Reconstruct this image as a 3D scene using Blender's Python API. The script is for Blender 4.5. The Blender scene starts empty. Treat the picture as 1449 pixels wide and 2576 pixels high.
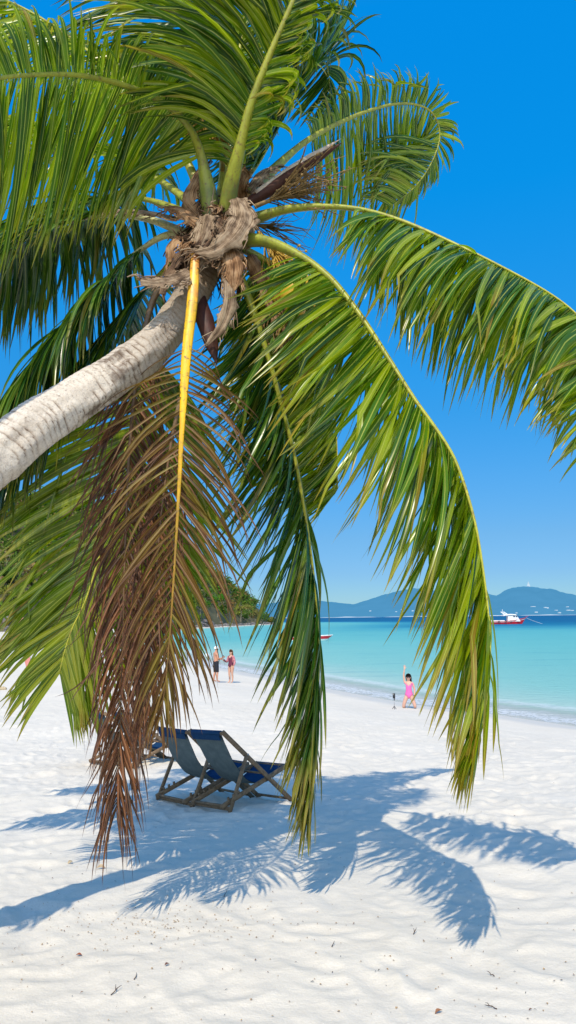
import bpy, bmesh, math, random
import numpy as np
from mathutils import Vector, Matrix

random.seed(7)
RNG = np.random.default_rng(11)
scene = bpy.context.scene
COL = scene.collection

# ------------------------------------------------------------------ camera
F = 1874.0                      # focal length in units of a 1449 x 2576 frame
CX, CY = 724.5, 1288.0
CAM = Vector((0, 0, 3.7))
PITCH = math.atan(266 / F)
ROLL = math.radians(0.63)
_R = Vector((1, 0, 0))
_F = Vector((0, math.cos(PITCH), math.sin(PITCH)))
_U = Vector((0, -math.sin(PITCH), math.cos(PITCH)))
R_ = _R * math.cos(ROLL) - _U * math.sin(ROLL)
U_ = _U * math.cos(ROLL) + _R * math.sin(ROLL)
cam_d = bpy.data.cameras.new('camera')
cam = bpy.data.objects.new('camera', cam_d)
COL.objects.link(cam)
cam_d.sensor_fit = 'VERTICAL'
cam_d.sensor_height = 36
cam_d.lens = 36 * F / 2576
cam_d.clip_start = 0.05
cam_d.clip_end = 40000
m = Matrix.Identity(4)
for i in range(3):
    m[i][0] = R_[i]; m[i][1] = U_[i]; m[i][2] = -_F[i]; m[i][3] = CAM[i]
cam.matrix_world = m
scene.camera = cam


def ray(px, py):
    return _F + R_ * ((px - CX) / F) - U_ * ((py - CY) / F)


def P(px, py, Y):
    d = ray(px, py)
    return CAM + d * (Y / d.y)


def on_z(px, py, z=0.0):
    d = ray(px, py)
    return CAM + d * ((z - CAM.z) / d.z)


# ------------------------------------------------------------------ object helpers
def tag(o, label=None, cat=None, group=None, kind=None):
    if label: o['label'] = label
    if cat: o['category'] = cat
    if group: o['group'] = group
    if kind: o['kind'] = kind
    return o


def link(name, me, mat=None, parent=None):
    o = bpy.data.objects.new(name, me)
    COL.objects.link(o)
    if mat is not None:
        for mm in (mat if isinstance(mat, (list, tuple)) else [mat]):
            me.materials.append(mm)
    if parent is not None:
        o.parent = parent
    return o


def empty(name, loc=(0, 0, 0), rz=0, parent=None):
    o = bpy.data.objects.new(name, None)
    COL.objects.link(o)
    o.location = loc
    o.rotation_euler = (0, 0, rz)
    o.empty_display_size = 0.1
    if parent: o.parent = parent
    return o


class MB:
    """collects verts / faces / per-vertex colour"""
    def __init__(s): s.v = []; s.f = []; s.c = []; s.mi = []

    def add(s, verts, faces, col=None, mi=0):
        b = len(s.v)
        s.v += [tuple(v) for v in verts]
        s.f += [tuple(b + i for i in f) for f in faces]
        s.mi += [mi] * len(faces)
        if col is None: col = (0, 0, 0)
        if len(col) and hasattr(col[0], '__len__'): s.c += [tuple(c) for c in col]
        else: s.c += [tuple(col)] * len(verts)

    def build(s, name, mat=None, parent=None, smooth=True):
        me = mesh_np(name, np.array(s.v, dtype=float), s.f, np.array(s.c, dtype=float), smooth)
        o = link(name, me, mat, parent)
        if any(s.mi):
            me.polygons.foreach_set('material_index', s.mi)
        return o


def mesh_np(name, V, faces, C=None, smooth=True):
    me = bpy.data.meshes.new(name)
    me.from_pydata(V.tolist(), [], faces if isinstance(faces, list) else faces.tolist())
    if C is not None and len(C):
        a = me.attributes.new('leaf', 'FLOAT_COLOR', 'POINT')
        cc = np.ones((len(V), 4)); cc[:, :C.shape[1]] = C
        a.data.foreach_set('color', cc.ravel())
    if smooth:
        me.polygons.foreach_set('use_smooth', [True] * len(me.polygons))
    me.update()
    return me


def catmull(pts, n):
    pts = [Vector(p) for p in pts]
    pts = [pts[0] * 2 - pts[1]] + pts + [pts[-1] * 2 - pts[-2]]
    out = []
    for i in range(1, len(pts) - 2):
        p0, p1, p2, p3 = pts[i - 1:i + 3]
        for k in range(24):
            t = k / 24
            out.append(0.5 * ((2 * p1) + (p2 - p0) * t + (2 * p0 - 5 * p1 + 4 * p2 - p3) * t * t
                              + (3 * p1 - p0 - 3 * p2 + p3) * t ** 3))
    out.append(pts[-2])
    L = [0]
    for a, b in zip(out, out[1:]): L.append(L[-1] + (b - a).length)
    res = []; j = 0
    for i in range(n):
        s = L[-1] * i / (n - 1)
        while j < len(L) - 2 and L[j + 1] < s: j += 1
        f = (s - L[j]) / max(L[j + 1] - L[j], 1e-9)
        res.append(out[j].lerp(out[j + 1], min(max(f, 0), 1)))
    return res


def lerpv(xs, ys, x):
    return float(np.interp(x, xs, ys))


def add_tube(mb, pts, rad, seg=8, col=(0, 0, 0), up=None, flat=1.0, caps=True, mi=0):
    """sweep; rad: list or number; flat: ratio of second axis"""
    n = len(pts)
    up = Vector(up) if up is not None else None
    V = []; prev = None
    for i, p in enumerate(pts):
        T = (pts[min(i + 1, n - 1)] - pts[max(i - 1, 0)]).normalized()
        if up is not None:
            S = T.cross(up)
            if S.length < 1e-4: S = T.orthogonal()
            S.normalize()
        elif prev is None:
            S = T.orthogonal().normalized()
        else:
            S = (prev - T * prev.dot(T)).normalized()
        prev = S
        N = S.cross(T)
        r = rad[i] if hasattr(rad, '__len__') else rad
        for k in range(seg):
            a = 2 * math.pi * k / seg
            V.append(p + S * (math.cos(a) * r) + N * (math.sin(a) * r * flat))
    Fc = []
    for i in range(n - 1):
        for k in range(seg):
            k2 = (k + 1) % seg
            Fc.append((i * seg + k, i * seg + k2, (i + 1) * seg + k2, (i + 1) * seg + k))
    if caps:
        Fc.append(tuple(range(seg))[::-1])
        Fc.append(tuple((n - 1) * seg + k for k in range(seg)))
    cols = [col] * len(V) if not hasattr(col[0], '__len__') else [c for c in col for _ in range(seg)]
    mb.add(V, Fc, cols, mi)


def add_bar(mb, a, b, w, h, up=(0, 0, 1), bev=0.006, mi=0):
    """rectangular bar with chamfered edges from a to b"""
    a = Vector(a); b = Vector(b)
    T = (b - a).normalized(); S = T.cross(Vector(up))
    if S.length < 1e-4: S = T.orthogonal()
    S.normalize(); N = S.cross(T)
    x, y = w / 2, h / 2
    prof = [(x - bev, -y), (x, -y + bev), (x, y - bev), (x - bev, y), (-x + bev, y), (-x, y - bev), (-x, -y + bev), (-x + bev, -y)]
    V = []
    for p in (a, b):
        for (u, v) in prof: V.append(p + S * u + N * v)
    Fc = [(k, (k + 1) % 8, 8 + (k + 1) % 8, 8 + k) for k in range(8)] + [tuple(range(8))[::-1], tuple(range(8, 16))]
    mb.add(V, Fc, None, mi)


def add_ball(mb, c, r, nu=14, nv=10, col=(0, 0, 0), axis=None, mi=0):
    c = Vector(c); rx, ry, rz = (r, r, r) if not hasattr(r, '__len__') else r
    M = axis if axis is not None else Matrix.Identity(3)
    V = []
    for j in range(nv + 1):
        th = math.pi * j / nv
        for i in range(nu):
            a = 2 * math.pi * i / nu
            V.append(c + M @ Vector((rx * math.sin(th) * math.cos(a), ry * math.sin(th) * math.sin(a), rz * math.cos(th))))
    Fc = []
    for j in range(nv):
        for i in range(nu):
            i2 = (i + 1) % nu
            Fc.append((j * nu + i, (j + 1) * nu + i, (j + 1) * nu + i2, j * nu + i2))
    mb.add(V, Fc, col, mi)


# ------------------------------------------------------------------ numpy noise
_LAT = RNG.random((256, 256))


def vnoise(x, y, seed=0):
    x = x + seed * 37.7; y = y + seed * 91.3
    xi = np.floor(x).astype(int); yi = np.floor(y).astype(int)
    fx = x - xi; fy = y - yi
    fx = fx * fx * fx * (fx * (fx * 6 - 15) + 10); fy = fy * fy * fy * (fy * (fy * 6 - 15) + 10)
    g = lambda i, j: _LAT[i % 256, j % 256]
    return (g(xi, yi) * (1 - fx) + g(xi + 1, yi) * fx) * (1 - fy) + (g(xi, yi + 1) * (1 - fx) + g(xi + 1, yi + 1) * fx) * fy


_J1 = RNG.random((256, 256)); _J2 = RNG.random((256, 256)); _J3 = RNG.random((256, 256))


def bowls(x, y, seed=0, lo=0.35, hi=0.8):
    """footprint-like dents: smooth bowls with a raised lip around jittered cell points"""
    x = x + seed * 13.7; y = y + seed * 71.3
    xi = np.floor(x).astype(int); yi = np.floor(y).astype(int)
    out = np.zeros_like(x)
    for dx in (-1, 0, 1):
        for dy in (-1, 0, 1):
            i = xi + dx; j = yi + dy
            a, b, c = _J1[i % 256, j % 256], _J2[i % 256, j % 256], _J3[i % 256, j % 256]
            ang = c * 6.283
            ux = x - (i + a); uy = y - (j + b)
            ex = ux * np.cos(ang) + uy * np.sin(ang); ey = -ux * np.sin(ang) + uy * np.cos(ang)
            R = lo + (hi - lo) * ((c * 7.13) % 1.0)
            d = np.sqrt(ex * ex + (ey * 1.7) ** 2) / R
            dep = 0.5 + 0.5 * ((c * 3.7) % 1.0)
            out += dep * (-np.exp(-(d * 1.7) ** 2) + 0.55 * np.exp(-((d - 1.15) * 3.0) ** 2))
    return out


# ------------------------------------------------------------------ shoreline and sand height
SHORE_PX = [(1449, 1828), (1239, 1797), (1044, 1774), (834, 1735), (700, 1708), (600, 1689), (500, 1672), (383, 1640), (300, 1621),
            (235, 1610), (335, 1596), (475, 1582), (635, 1573), (695, 1571)]
SH = [(-2000, 600), (-2000, -400), (90, -400), (45, -14), (24, 9.5)]
SH += [tuple(on_z(*q)[:2]) for q in SHORE_PX]
SH += [(-20, 520), (-300, 800)]
SH = np.array(SH)


def shore(x, y):
    """signed distance to the waterline: positive on land"""
    x = np.asarray(x, float); y = np.asarray(y, float)
    best = np.full(x.shape, 1e18); ins = np.zeros(x.shape, bool)
    n = len(SH)
    for i in range(n):
        a = SH[i]; b = SH[(i + 1) % n]
        ex, ey = b - a
        t = np.clip(((x - a[0]) * ex + (y - a[1]) * ey) / (ex * ex + ey * ey), 0, 1)
        best = np.minimum(best, (x - a[0] - t * ex) ** 2 + (y - a[1] - t * ey) ** 2)
        cond = (a[1] > y) != (b[1] > y)
        with np.errstate(divide='ignore', invalid='ignore'):
            xx = (b[0] - a[0]) * (y - a[1]) / (b[1] - a[1] + 1e-12) + a[0]
        ins ^= cond & (x < xx)
    d = np.sqrt(best)
    return np.where(ins, d, -d)


def sstep(a, b, x):
    t = np.clip((x - a) / (b - a), 0, 1)
    return t * t * (3 - 2 * t)


def sand_base(x, y, s=None):
    x = np.asarray(x, float); y = np.asarray(y, float)
    if s is None: s = shore(x, y)
    q = 2.21 - 0.0735 * y
    zA = 1.0 + np.logaddexp(0, (q - 1.0) * 6) / 6 + np.where(q > 3, 0, 0)
    zB = np.where(s > 0, 0.075 * s, 0.05 * s)
    zB = np.maximum(zB, -4)
    zB = np.minimum(zB, 2.6)
    w = sstep(3, 14, s)
    return w * np.minimum(zA, 3.2) + (1 - w) * zB


def sand_detail(x, y, s):
    r = np.sqrt(x * x + y * y)
    dry = sstep(0.6, 5, s)
    near = 1 - sstep(12, 40, r)
    wx = x + 0.22 * (vnoise(x * 1.7, y * 1.7, 4) - 0.5); wy = y + 0.22 * (vnoise(x * 1.7, y * 1.7, 5) - 0.5)
    h = 0.10 * (vnoise(x * 0.45, y * 0.45, 1) - 0.5)
    h += 0.05 * (vnoise(wx * 1.2, wy * 1.2, 2) - 0.5)
    lump = vnoise(wx * 2.6, wy * 2.6, 3)
    h += 0.032 * (1 - np.abs(2 * lump - 1)) * near
    h += 0.030 * bowls(wx * 1.9, wy * 1.9, 1, 0.30, 0.55) * near
    h += 0.016 * bowls(wx * 3.6, wy * 3.6, 2, 0.35, 0.6) * near
    h += 0.010 * (vnoise(wx * 8, wy * 8, 6) - 0.5) * near
    h += 0.0045 * (vnoise(x * 21, y * 21, 7) - 0.5) * (1 - sstep(5, 12, r))
    return h * dry * (0.46 + 0.42 * sstep(5, 9, r))


def sand_z(x, y):
    x = np.asarray(x, float); y = np.asarray(y, float)
    s = shore(x, y)
    return sand_base(x, y, s) + sand_detail(x, y, s)


def G(px, py):
    """where the ray through a picture point meets the sand"""
    d = ray(px, py)
    t = 1.0
    lo = 0.5
    ts = np.geomspace(1, 300, 4000)
    X = d.x * ts; Y = d.y * ts; Z = CAM.z + d.z * ts
    below = np.nonzero(Z < sand_z(X, Y))[0]
    i = below[0] if len(below) else len(ts) - 1
    return Vector((X[i], Y[i], float(sand_z(X[i:i + 1], Y[i:i + 1])[0])))


def polar(radii, angs):
    A, Rr = np.meshgrid(angs, radii)
    x = Rr * np.sin(A); y = Rr * np.cos(A)
    nr, na = len(radii), len(angs)
    idx = np.arange(nr * na).reshape(nr, na)
    q = np.stack([idx[:-1, :-1], idx[:-1, 1:], idx[1:, 1:], idx[1:, :-1]], -1).reshape(-1, 4)
    return x.ravel(), y.ravel(), q[:, ::-1]


# ------------------------------------------------------------------ material helpers
def new_mat(name):
    mt = bpy.data.materials.new(name)
    mt.use_nodes = True
    nt = mt.node_tree
    nt.nodes.clear()
    out = nt.nodes.new('ShaderNodeOutputMaterial')
    return mt, nt, out


class NT:
    def __init__(s, nt): s.nt = nt

    def n(s, t, **kw):
        nd = s.nt.nodes.new(t)
        for k, v in kw.items(): setattr(nd, k, v)
        return nd

    def l(s, a, b): s.nt.links.new(a, b)

    def noise(s, scale, detail=4, rough=0.55, vec=None, coord='Object'):
        nd = s.n('ShaderNodeTexNoise')
        nd.inputs['Scale'].default_value = scale
        nd.inputs['Detail'].default_value = detail
        nd.inputs['Roughness'].default_value = rough
        if vec is None:
            tc = s.n('ShaderNodeTexCoord'); vec = tc.outputs[coord]
        s.l(vec, nd.inputs['Vector'])
        return nd

    def ramp(s, fac, stops, interp='LINEAR'):
        nd = s.n('ShaderNodeValToRGB')
        nd.color_ramp.interpolation = interp
        e = nd.color_ramp.elements
        while len(e) > 1: e.remove(e[-1])
        e[0].position = stops[0][0]; e[0].color = (*stops[0][1], 1)
        for p, c in stops[1:]:
            x = e.new(p); x.color = (*c, 1)
        s.l(fac, nd.inputs['Fac'])
        return nd

    def mix(s, fac, a, b, mode='MIX'):
        nd = s.n('ShaderNodeMix', data_type='RGBA', blend_type=mode)
        for k, v in ((0, fac), (6, a), (7, b)):
            if hasattr(v, 'links') or hasattr(v, 'is_linked'): s.l(v, nd.inputs[k])
            else:
                nd.inputs[k].default_value = v if k == 0 else (*v, 1)
        return nd.outputs[2]

    def math(s, op, a, b=0.0, c=0.0, clamp=False):
        nd = s.n('ShaderNodeMath', operation=op)
        nd.use_clamp = clamp
        for k, v in enumerate((a, b, c)):
            if hasattr(v, 'is_linked'): s.l(v, nd.inputs[k])
            else: nd.inputs[k].default_value = v
        return nd.outputs[0]

    def maprange(s, v, a, b, c=0.0, d=1.0):
        nd = s.n('ShaderNodeMapRange')
        s.l(v, nd.inputs[0])
        for k, q in zip((1, 2, 3, 4), (a, b, c, d)): nd.inputs[k].default_value = q
        return nd.outputs[0]

    def bump(s, h, strength=0.3, dist=0.01):
        nd = s.n('ShaderNodeBump')
        nd.inputs['Strength'].default_value = strength
        nd.inputs['Distance'].default_value = dist
        s.l(h, nd.inputs['Height'])
        return nd.outputs[0]


def simple(name, c1, c2=None, scale=20, rough=0.6, bump=0.0, spec=0.3, bscale=None, metallic=0.0, stretch=None):
    mt, nt, out = new_mat(name)
    g = NT(nt)
    b = g.n('ShaderNodeBsdfPrincipled')
    tc = g.n('ShaderNodeTexCoord')
    vec = tc.outputs['Object']
    if stretch:
        mp = g.n('ShaderNodeMapping'); mp.inputs['Scale'].default_value = stretch
        g.l(vec, mp.inputs['Vector']); vec = mp.outputs[0]
    nz = g.noise(scale, 5, 0.6, vec)
    c2 = c2 or tuple(x * 0.75 for x in c1)
    rp = g.ramp(nz.outputs['Fac'], [(0.3, c2), (0.7, c1)])
    g.l(rp.outputs['Color'], b.inputs['Base Color'])
    b.inputs['Roughness'].default_value = rough
    b.inputs['Specular IOR Level'].default_value = spec
    b.inputs['Metallic'].default_value = metallic
    if bump:
        n2 = g.noise(bscale or scale * 2, 4, 0.6, vec)
        g.l(g.bump(n2.outputs['Fac'], 0.6, bump), b.inputs['Normal'])
    g.l(b.outputs[0], out.inputs[0])
    return mt


def leaf_material(name, dark, mid, light, tip, rib, trans=0.42, gloss=0.27, trans_col=(0.34, 0.44, 0.005), tip_start=0.72):
    """attribute: R random per leaflet, G along the leaflet, B 0 at the midrib and 1 at the edge"""
    mt, nt, out = new_mat(name)
    g = NT(nt)
    at = g.n('ShaderNodeAttribute', attribute_name='leaf')
    sp = g.n('ShaderNodeSeparateColor')
    g.l(at.outputs['Color'], sp.inputs[0])
    r, al, ac = sp.outputs[0], sp.outputs[1], sp.outputs[2]
    nz = g.noise(6, 3)
    mixr = g.math('ADD', g.math('MULTIPLY', r, 0.75), g.math('MULTIPLY', nz.outputs['Fac'], 0.35))
    base = g.ramp(mixr, [(0.22, dark), (0.52, mid), (0.88, light)]).outputs['Color']
    tipf = g.maprange(g.math('ADD', al, g.math('MULTIPLY', g.math('SUBTRACT', r, 0.5), 0.25)), tip_start, 1.02)
    base = g.mix(tipf, base, tip)
    ribf = g.math('LESS_THAN', ac, 0.15)
    base = g.mix(g.math('MULTIPLY', ribf, 0.75), base, rib)
    # fine lengthwise streaks
    st = g.n('ShaderNodeTexWave', wave_type='BANDS')
    d = g.n('ShaderNodeBsdfPrincipled')
    g.l(base, d.inputs['Base Color'])
    d.inputs['Roughness'].default_value = gloss
    d.inputs['Specular IOR Level'].default_value = 0.5
    nt.nodes.remove(st)
    t = g.n('ShaderNodeBsdfTranslucent')
    g.l(g.mix(0.5, g.mix(1.0, base, (2.2, 2.2, 1.5), 'MULTIPLY'), trans_col), t.inputs['Color'])
    ms = g.n('ShaderNodeMixShader')
    ms.inputs[0].default_value = trans
    g.l(d.outputs[0], ms.inputs[1]); g.l(t.outputs[0], ms.inputs[2])
    g.l(ms.outputs[0], out.inputs[0])
    return mt


# ------------------------------------------------------------------ materials
M = {}
M['leaf'] = leaf_material('green_leaf', (0.010, 0.050, 0.004), (0.062, 0.165, 0.005), (0.29, 0.37, 0.008), (0.27, 0.18, 0.02), (0.48, 0.52, 0.08))
M['leaf_deep_shade'] = leaf_material('shaded_deep_green_leaf', (0.005, 0.034, 0.008), (0.018, 0.078, 0.010), (0.075, 0.160, 0.012), (0.20, 0.16, 0.02), (0.22, 0.30, 0.05), trans=0.25, trans_col=(0.10, 0.24, 0.01))  # deep green that also holds the shade of the centre and rear fronds
M['leaf_yellow'] = leaf_material('yellow_green_leaf', (0.05, 0.10, 0.004), (0.11, 0.17, 0.004), (0.23, 0.26, 0.006), (0.22, 0.13, 0.02), (0.34, 0.38, 0.06), trans=0.42)
M['leaf_half'] = leaf_material('browning_leaf', (0.050, 0.020, 0.006), (0.135, 0.052, 0.012), (0.18, 0.14, 0.008), (0.085, 0.026, 0.014), (0.34, 0.24, 0.05), trans=0.35, gloss=0.5, trans_col=(0.34, 0.17, 0.02), tip_start=0.4)
M['leaf_dead'] = leaf_material('dead_brown_leaf', (0.024, 0.009, 0.006), (0.085, 0.028, 0.012), (0.23, 0.085, 0.030), (0.060, 0.018, 0.016), (0.30, 0.17, 0.07), trans=0.25, gloss=0.6, trans_col=(0.30, 0.12, 0.03), tip_start=0.6)


def rib_material(name, c0, c1, c2, hold=0.18):
    mt, nt, out = new_mat(name)
    g = NT(nt)
    at = g.n('ShaderNodeAttribute', attribute_name='leaf')
    sp = g.n('ShaderNodeSeparateColor'); g.l(at.outputs['Color'], sp.inputs[0])
    nz = g.noise(9, 4)
    f = g.math('ADD', sp.outputs[1], g.math('MULTIPLY', g.math('SUBTRACT', nz.outputs['Fac'], 0.5), 0.35))
    col = g.ramp(f, [(0.0, c0), (0.12, c1), (hold * 0.75, c1), (hold, tuple(v * 0.62 for v in c1) if hold > 0.3 else c1), (0.95, c2)]).outputs['Color']
    mp = g.n('ShaderNodeMapping'); mp.inputs['Scale'].default_value = (1, 1, 1)
    b = g.n('ShaderNodeBsdfPrincipled')
    n2 = g.noise(40, 3)
    n6 = g.noise(5, 4, 0.6)
    col = g.mix(g.maprange(n6.outputs['Fac'], 0.48, 0.72), col, g.mix(1.0, col, (0.62, 0.66, 0.9), 'MULTIPLY'))
    tcs = g.n('ShaderNodeTexCoord'); mps = g.n('ShaderNodeMapping'); mps.inputs['Scale'].default_value = (90, 90, 4)
    g.l(tcs.outputs['Object'], mps.inputs['Vector'])
    n8 = g.noise(1.0, 3, 0.6, mps.outputs[0])
    col = g.mix(g.math('MULTIPLY', g.maprange(n8.outputs['Fac'], 0.50, 0.66), 0.4), col, (0.22, 0.12, 0.03))
    col = g.mix(g.maprange(n2.outputs['Fac'], 0.55, 0.75), col, (0.16, 0.10, 0.04))
    g.l(col, b.inputs['Base Color'])
    b.inputs['Roughness'].default_value = 0.42
    g.l(g.bump(n2.outputs['Fac'], 0.2, 0.003), b.inputs['Normal'])
    g.l(b.outputs[0], out.inputs[0])
    return mt


M['rib'] = rib_material('green_midrib', (0.16, 0.19, 0.035), (0.33, 0.36, 0.035), (0.46, 0.44, 0.04))
M['rib_yellow'] = rib_material('yellow_midrib', (0.50, 0.16, 0.05), (0.86, 0.50, 0.010), (0.10, 0.050, 0.02), 0.52)
M['rib_dead'] = rib_material('dead_midrib', (0.22, 0.16, 0.10), (0.17, 0.10, 0.05), (0.10, 0.055, 0.03))
M['rib_pale'] = rib_material('pale_midrib', (0.42, 0.40, 0.20), (0.50, 0.48, 0.20), (0.40, 0.40, 0.06))


def fibre_material(name, c1, c2, c3):
    mt, nt, out = new_mat(name)
    g = NT(nt)
    at = g.n('ShaderNodeAttribute', attribute_name='leaf')
    mp = g.n('ShaderNodeMapping'); mp.inputs['Scale'].default_value = (26, 2.5, 1)
    g.l(at.outputs['Color'], mp.inputs['Vector'])
    nz = g.noise(1.0, 5, 0.7, mp.outputs[0])
    n3 = g.noise(14, 4)
    f = g.math('ADD', g.math('MULTIPLY', nz.outputs['Fac'], 0.6), g.math('MULTIPLY', n3.outputs['Fac'], 0.4))
    col = g.ramp(f, [(0.42, c1), (0.49, c2), (0.57, c3)]).outputs['Color']
    b = g.n('ShaderNodeBsdfPrincipled'); b.inputs['Roughness'].default_value = 0.85
    b.inputs['Specular IOR Level'].default_value = 0.15
    g.l(col, b.inputs['Base Color'])
    g.l(g.bump(nz.outputs['Fac'], 0.7, 0.006), b.inputs['Normal'])
    g.l(b.outputs[0], out.inputs[0])
    return mt


M['fibre'] = fibre_material('grey_brown_fibre', (0.085, 0.055, 0.036), (0.22, 0.150, 0.098), (0.39, 0.295, 0.205))
M['fibre_dark'] = fibre_material('dark_brown_fibre', (0.035, 0.022, 0.015), (0.12, 0.07, 0.045), (0.26, 0.17, 0.11))
M['fibre_rust'] = fibre_material('rusty_brown_fibre', (0.10, 0.05, 0.025), (0.26, 0.14, 0.07), (0.44, 0.28, 0.16))
M['spathe'] = simple('purple_brown_spathe', (0.085, 0.030, 0.022), (0.035, 0.013, 0.010), 16, 0.55, 0.003, stretch=(1.5, 1, 0.6))
M['spathe_pale'] = simple('pale_spathe_lining', (0.62, 0.55, 0.48), (0.45, 0.36, 0.30), 25, 0.6)
M['flower'] = simple('yellow_flower_stalk', (0.55, 0.36, 0.05), (0.28, 0.16, 0.03), 30, 0.6)
M['flower_dry'] = simple('dry_flower_stalk', (0.30, 0.19, 0.07), (0.14, 0.085, 0.035), 30, 0.7)
M['coconut'] = simple('yellow_coconut_skin', (0.80, 0.44, 0.03), (0.55, 0.36, 0.03), 9, 0.35, spec=0.5)


def trunk_material():
    mt, nt, out = new_mat('palm_bark')
    g = NT(nt)
    at = g.n('ShaderNodeAttribute', attribute_name='leaf')
    sp = g.n('ShaderNodeSeparateColor'); g.l(at.outputs['Color'], sp.inputs[0])
    # R = ring profile, G = along trunk 0..1, B = large patches
    n1 = g.noise(7, 6, 0.65)
    n2 = g.noise(38, 5, 0.7)
    n5 = g.noise(17, 6, 0.7)
    n4 = g.noise(3.1, 6, 0.65)
    f = g.math('ADD', g.math('MULTIPLY', g.mix(g.maprange(n4.outputs['Fac'], 0.40, 0.56), (0.72, 0.72, 0.72), sp.outputs[0]), 0.56), g.math('ADD', g.math('MULTIPLY', n1.outputs['Fac'], 0.50), g.math('MULTIPLY', n5.outputs['Fac'], 0.36)))
    col = g.ramp(f, [(0.34, (0.05, 0.036, 0.026)), (0.50, (0.17, 0.125, 0.095)), (0.58, (0.36, 0.29, 0.23)), (0.74, (0.55, 0.475, 0.40)), (0.92, (0.68, 0.61, 0.53))]).outputs['Color']
    # fine cracks running along the trunk between the ring scars
    mpc = g.n('ShaderNodeMapping'); mpc.inputs['Scale'].default_value = (1.0, 26.0, 9.0)
    g.l(at.outputs['Color'], mpc.inputs['Vector'])
    vo = g.n('ShaderNodeTexVoronoi', feature='DISTANCE_TO_EDGE'); vo.inputs['Scale'].default_value = 34
    tcv = g.n('ShaderNodeTexCoord'); g.l(tcv.outputs['Object'], vo.inputs['Vector'])
    crack = g.math('MULTIPLY', g.maprange(vo.outputs['Distance'], 0.05, 0.01), g.maprange(n5.outputs['Fac'], 0.42, 0.6))
    col = g.mix(g.math('MULTIPLY', crack, 0.22), col, (0.13, 0.09, 0.07))
    col = g.mix(g.maprange(n2.outputs['Fac'], 0.57, 0.72), col, (0.15, 0.10, 0.075))
    n7 = g.noise(75, 4, 0.7)
    col = g.mix(g.math('MULTIPLY', g.maprange(n7.outputs['Fac'], 0.5, 0.7), 0.45), col, (0.20, 0.15, 0.12))
    col = g.mix(g.math('MULTIPLY', g.maprange(n4.outputs['Fac'], 0.58, 0.66), 0.75), col, (0.09, 0.06, 0.045))
    top = g.maprange(sp.outputs[1], 0.70, 0.90)
    col = g.mix(g.math('MULTIPLY', top, 0.8), col, (0.20, 0.135, 0.085))
    b = g.n('ShaderNodeBsdfPrincipled'); b.inputs['Roughness'].default_value = 0.9
    b.inputs['Specular IOR Level'].default_value = 0.1
    g.l(col, b.inputs['Base Color'])
    g.l(g.bump(n2.outputs['Fac'], 0.8, 0.012), b.inputs['Normal'])
    g.l(b.outputs[0], out.inputs[0])
    return mt


M['bark'] = trunk_material()


def sand_material():
    mt, nt, out = new_mat('white_sand')
    g = NT(nt)
    geo = g.n('ShaderNodeNewGeometry')
    pos = geo.outputs['Position']
    at = g.n('ShaderNodeAttribute', attribute_name='shore')
    n1 = g.noise(0.35, 4, 0.6, pos)
    n2 = g.noise(90, 3, 0.7, pos)
    n3 = g.noise(4, 5, 0.65, pos)
    col = g.ramp(n1.outputs['Fac'], [(0.3, (0.75, 0.675, 0.56)), (0.7, (0.80, 0.725, 0.61))]).outputs['Color']
    col = g.mix(g.math('MULTIPLY', g.maprange(n3.outputs['Fac'], 0.5, 0.8), 0.25), col, (0.62, 0.54, 0.43))
    col = g.mix(g.maprange(n2.outputs['Fac'], 0.3, 0.75), col, (0.90, 0.89, 0.87), 'MULTIPLY')
    # tiny dark grains
    vo = g.n('ShaderNodeTexVoronoi'); vo.inputs['Scale'].default_value = 42
    g.l(pos, vo.inputs['Vector'])
    grain = g.math('LESS_THAN', vo.outputs['Distance'], 0.055)
    col = g.mix(g.math('MULTIPLY', grain, 0.55), col, (0.22, 0.16, 0.10))
    nw = g.noise(0.6, 3, 0.5, pos)
    sh = g.math('ADD', at.outputs['Fac'], g.math('MULTIPLY', g.math('SUBTRACT', nw.outputs['Fac'], 0.5), 1.2))
    wet = g.maprange(sh, 1.8, 0.9)
    col = g.mix(wet, col, (0.60, 0.56, 0.49))
    b = g.n('ShaderNodeBsdfPrincipled')
    g.l(col, b.inputs['Base Color'])
    g.l(g.maprange(wet, 0, 1, 0.95, 0.6), b.inputs['Roughness'])
    b.inputs['Specular IOR Level'].default_value = 0.08
    hb = g.math('ADD', g.math('MULTIPLY', n2.outputs['Fac'], 0.25), g.noise(14, 5, 0.6, pos).outputs['Fac'])
    bm = g.n('ShaderNodeBump'); bm.inputs['Distance'].default_value = 0.02
    g.l(hb, bm.inputs['Height'])
    g.l(g.maprange(wet, 0, 1, 0.45, 0.03), bm.inputs['Strength'])
    g.l(bm.outputs[0], b.inputs['Normal'])
    g.l(b.outputs[0], out.inputs[0])
    return mt


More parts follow.
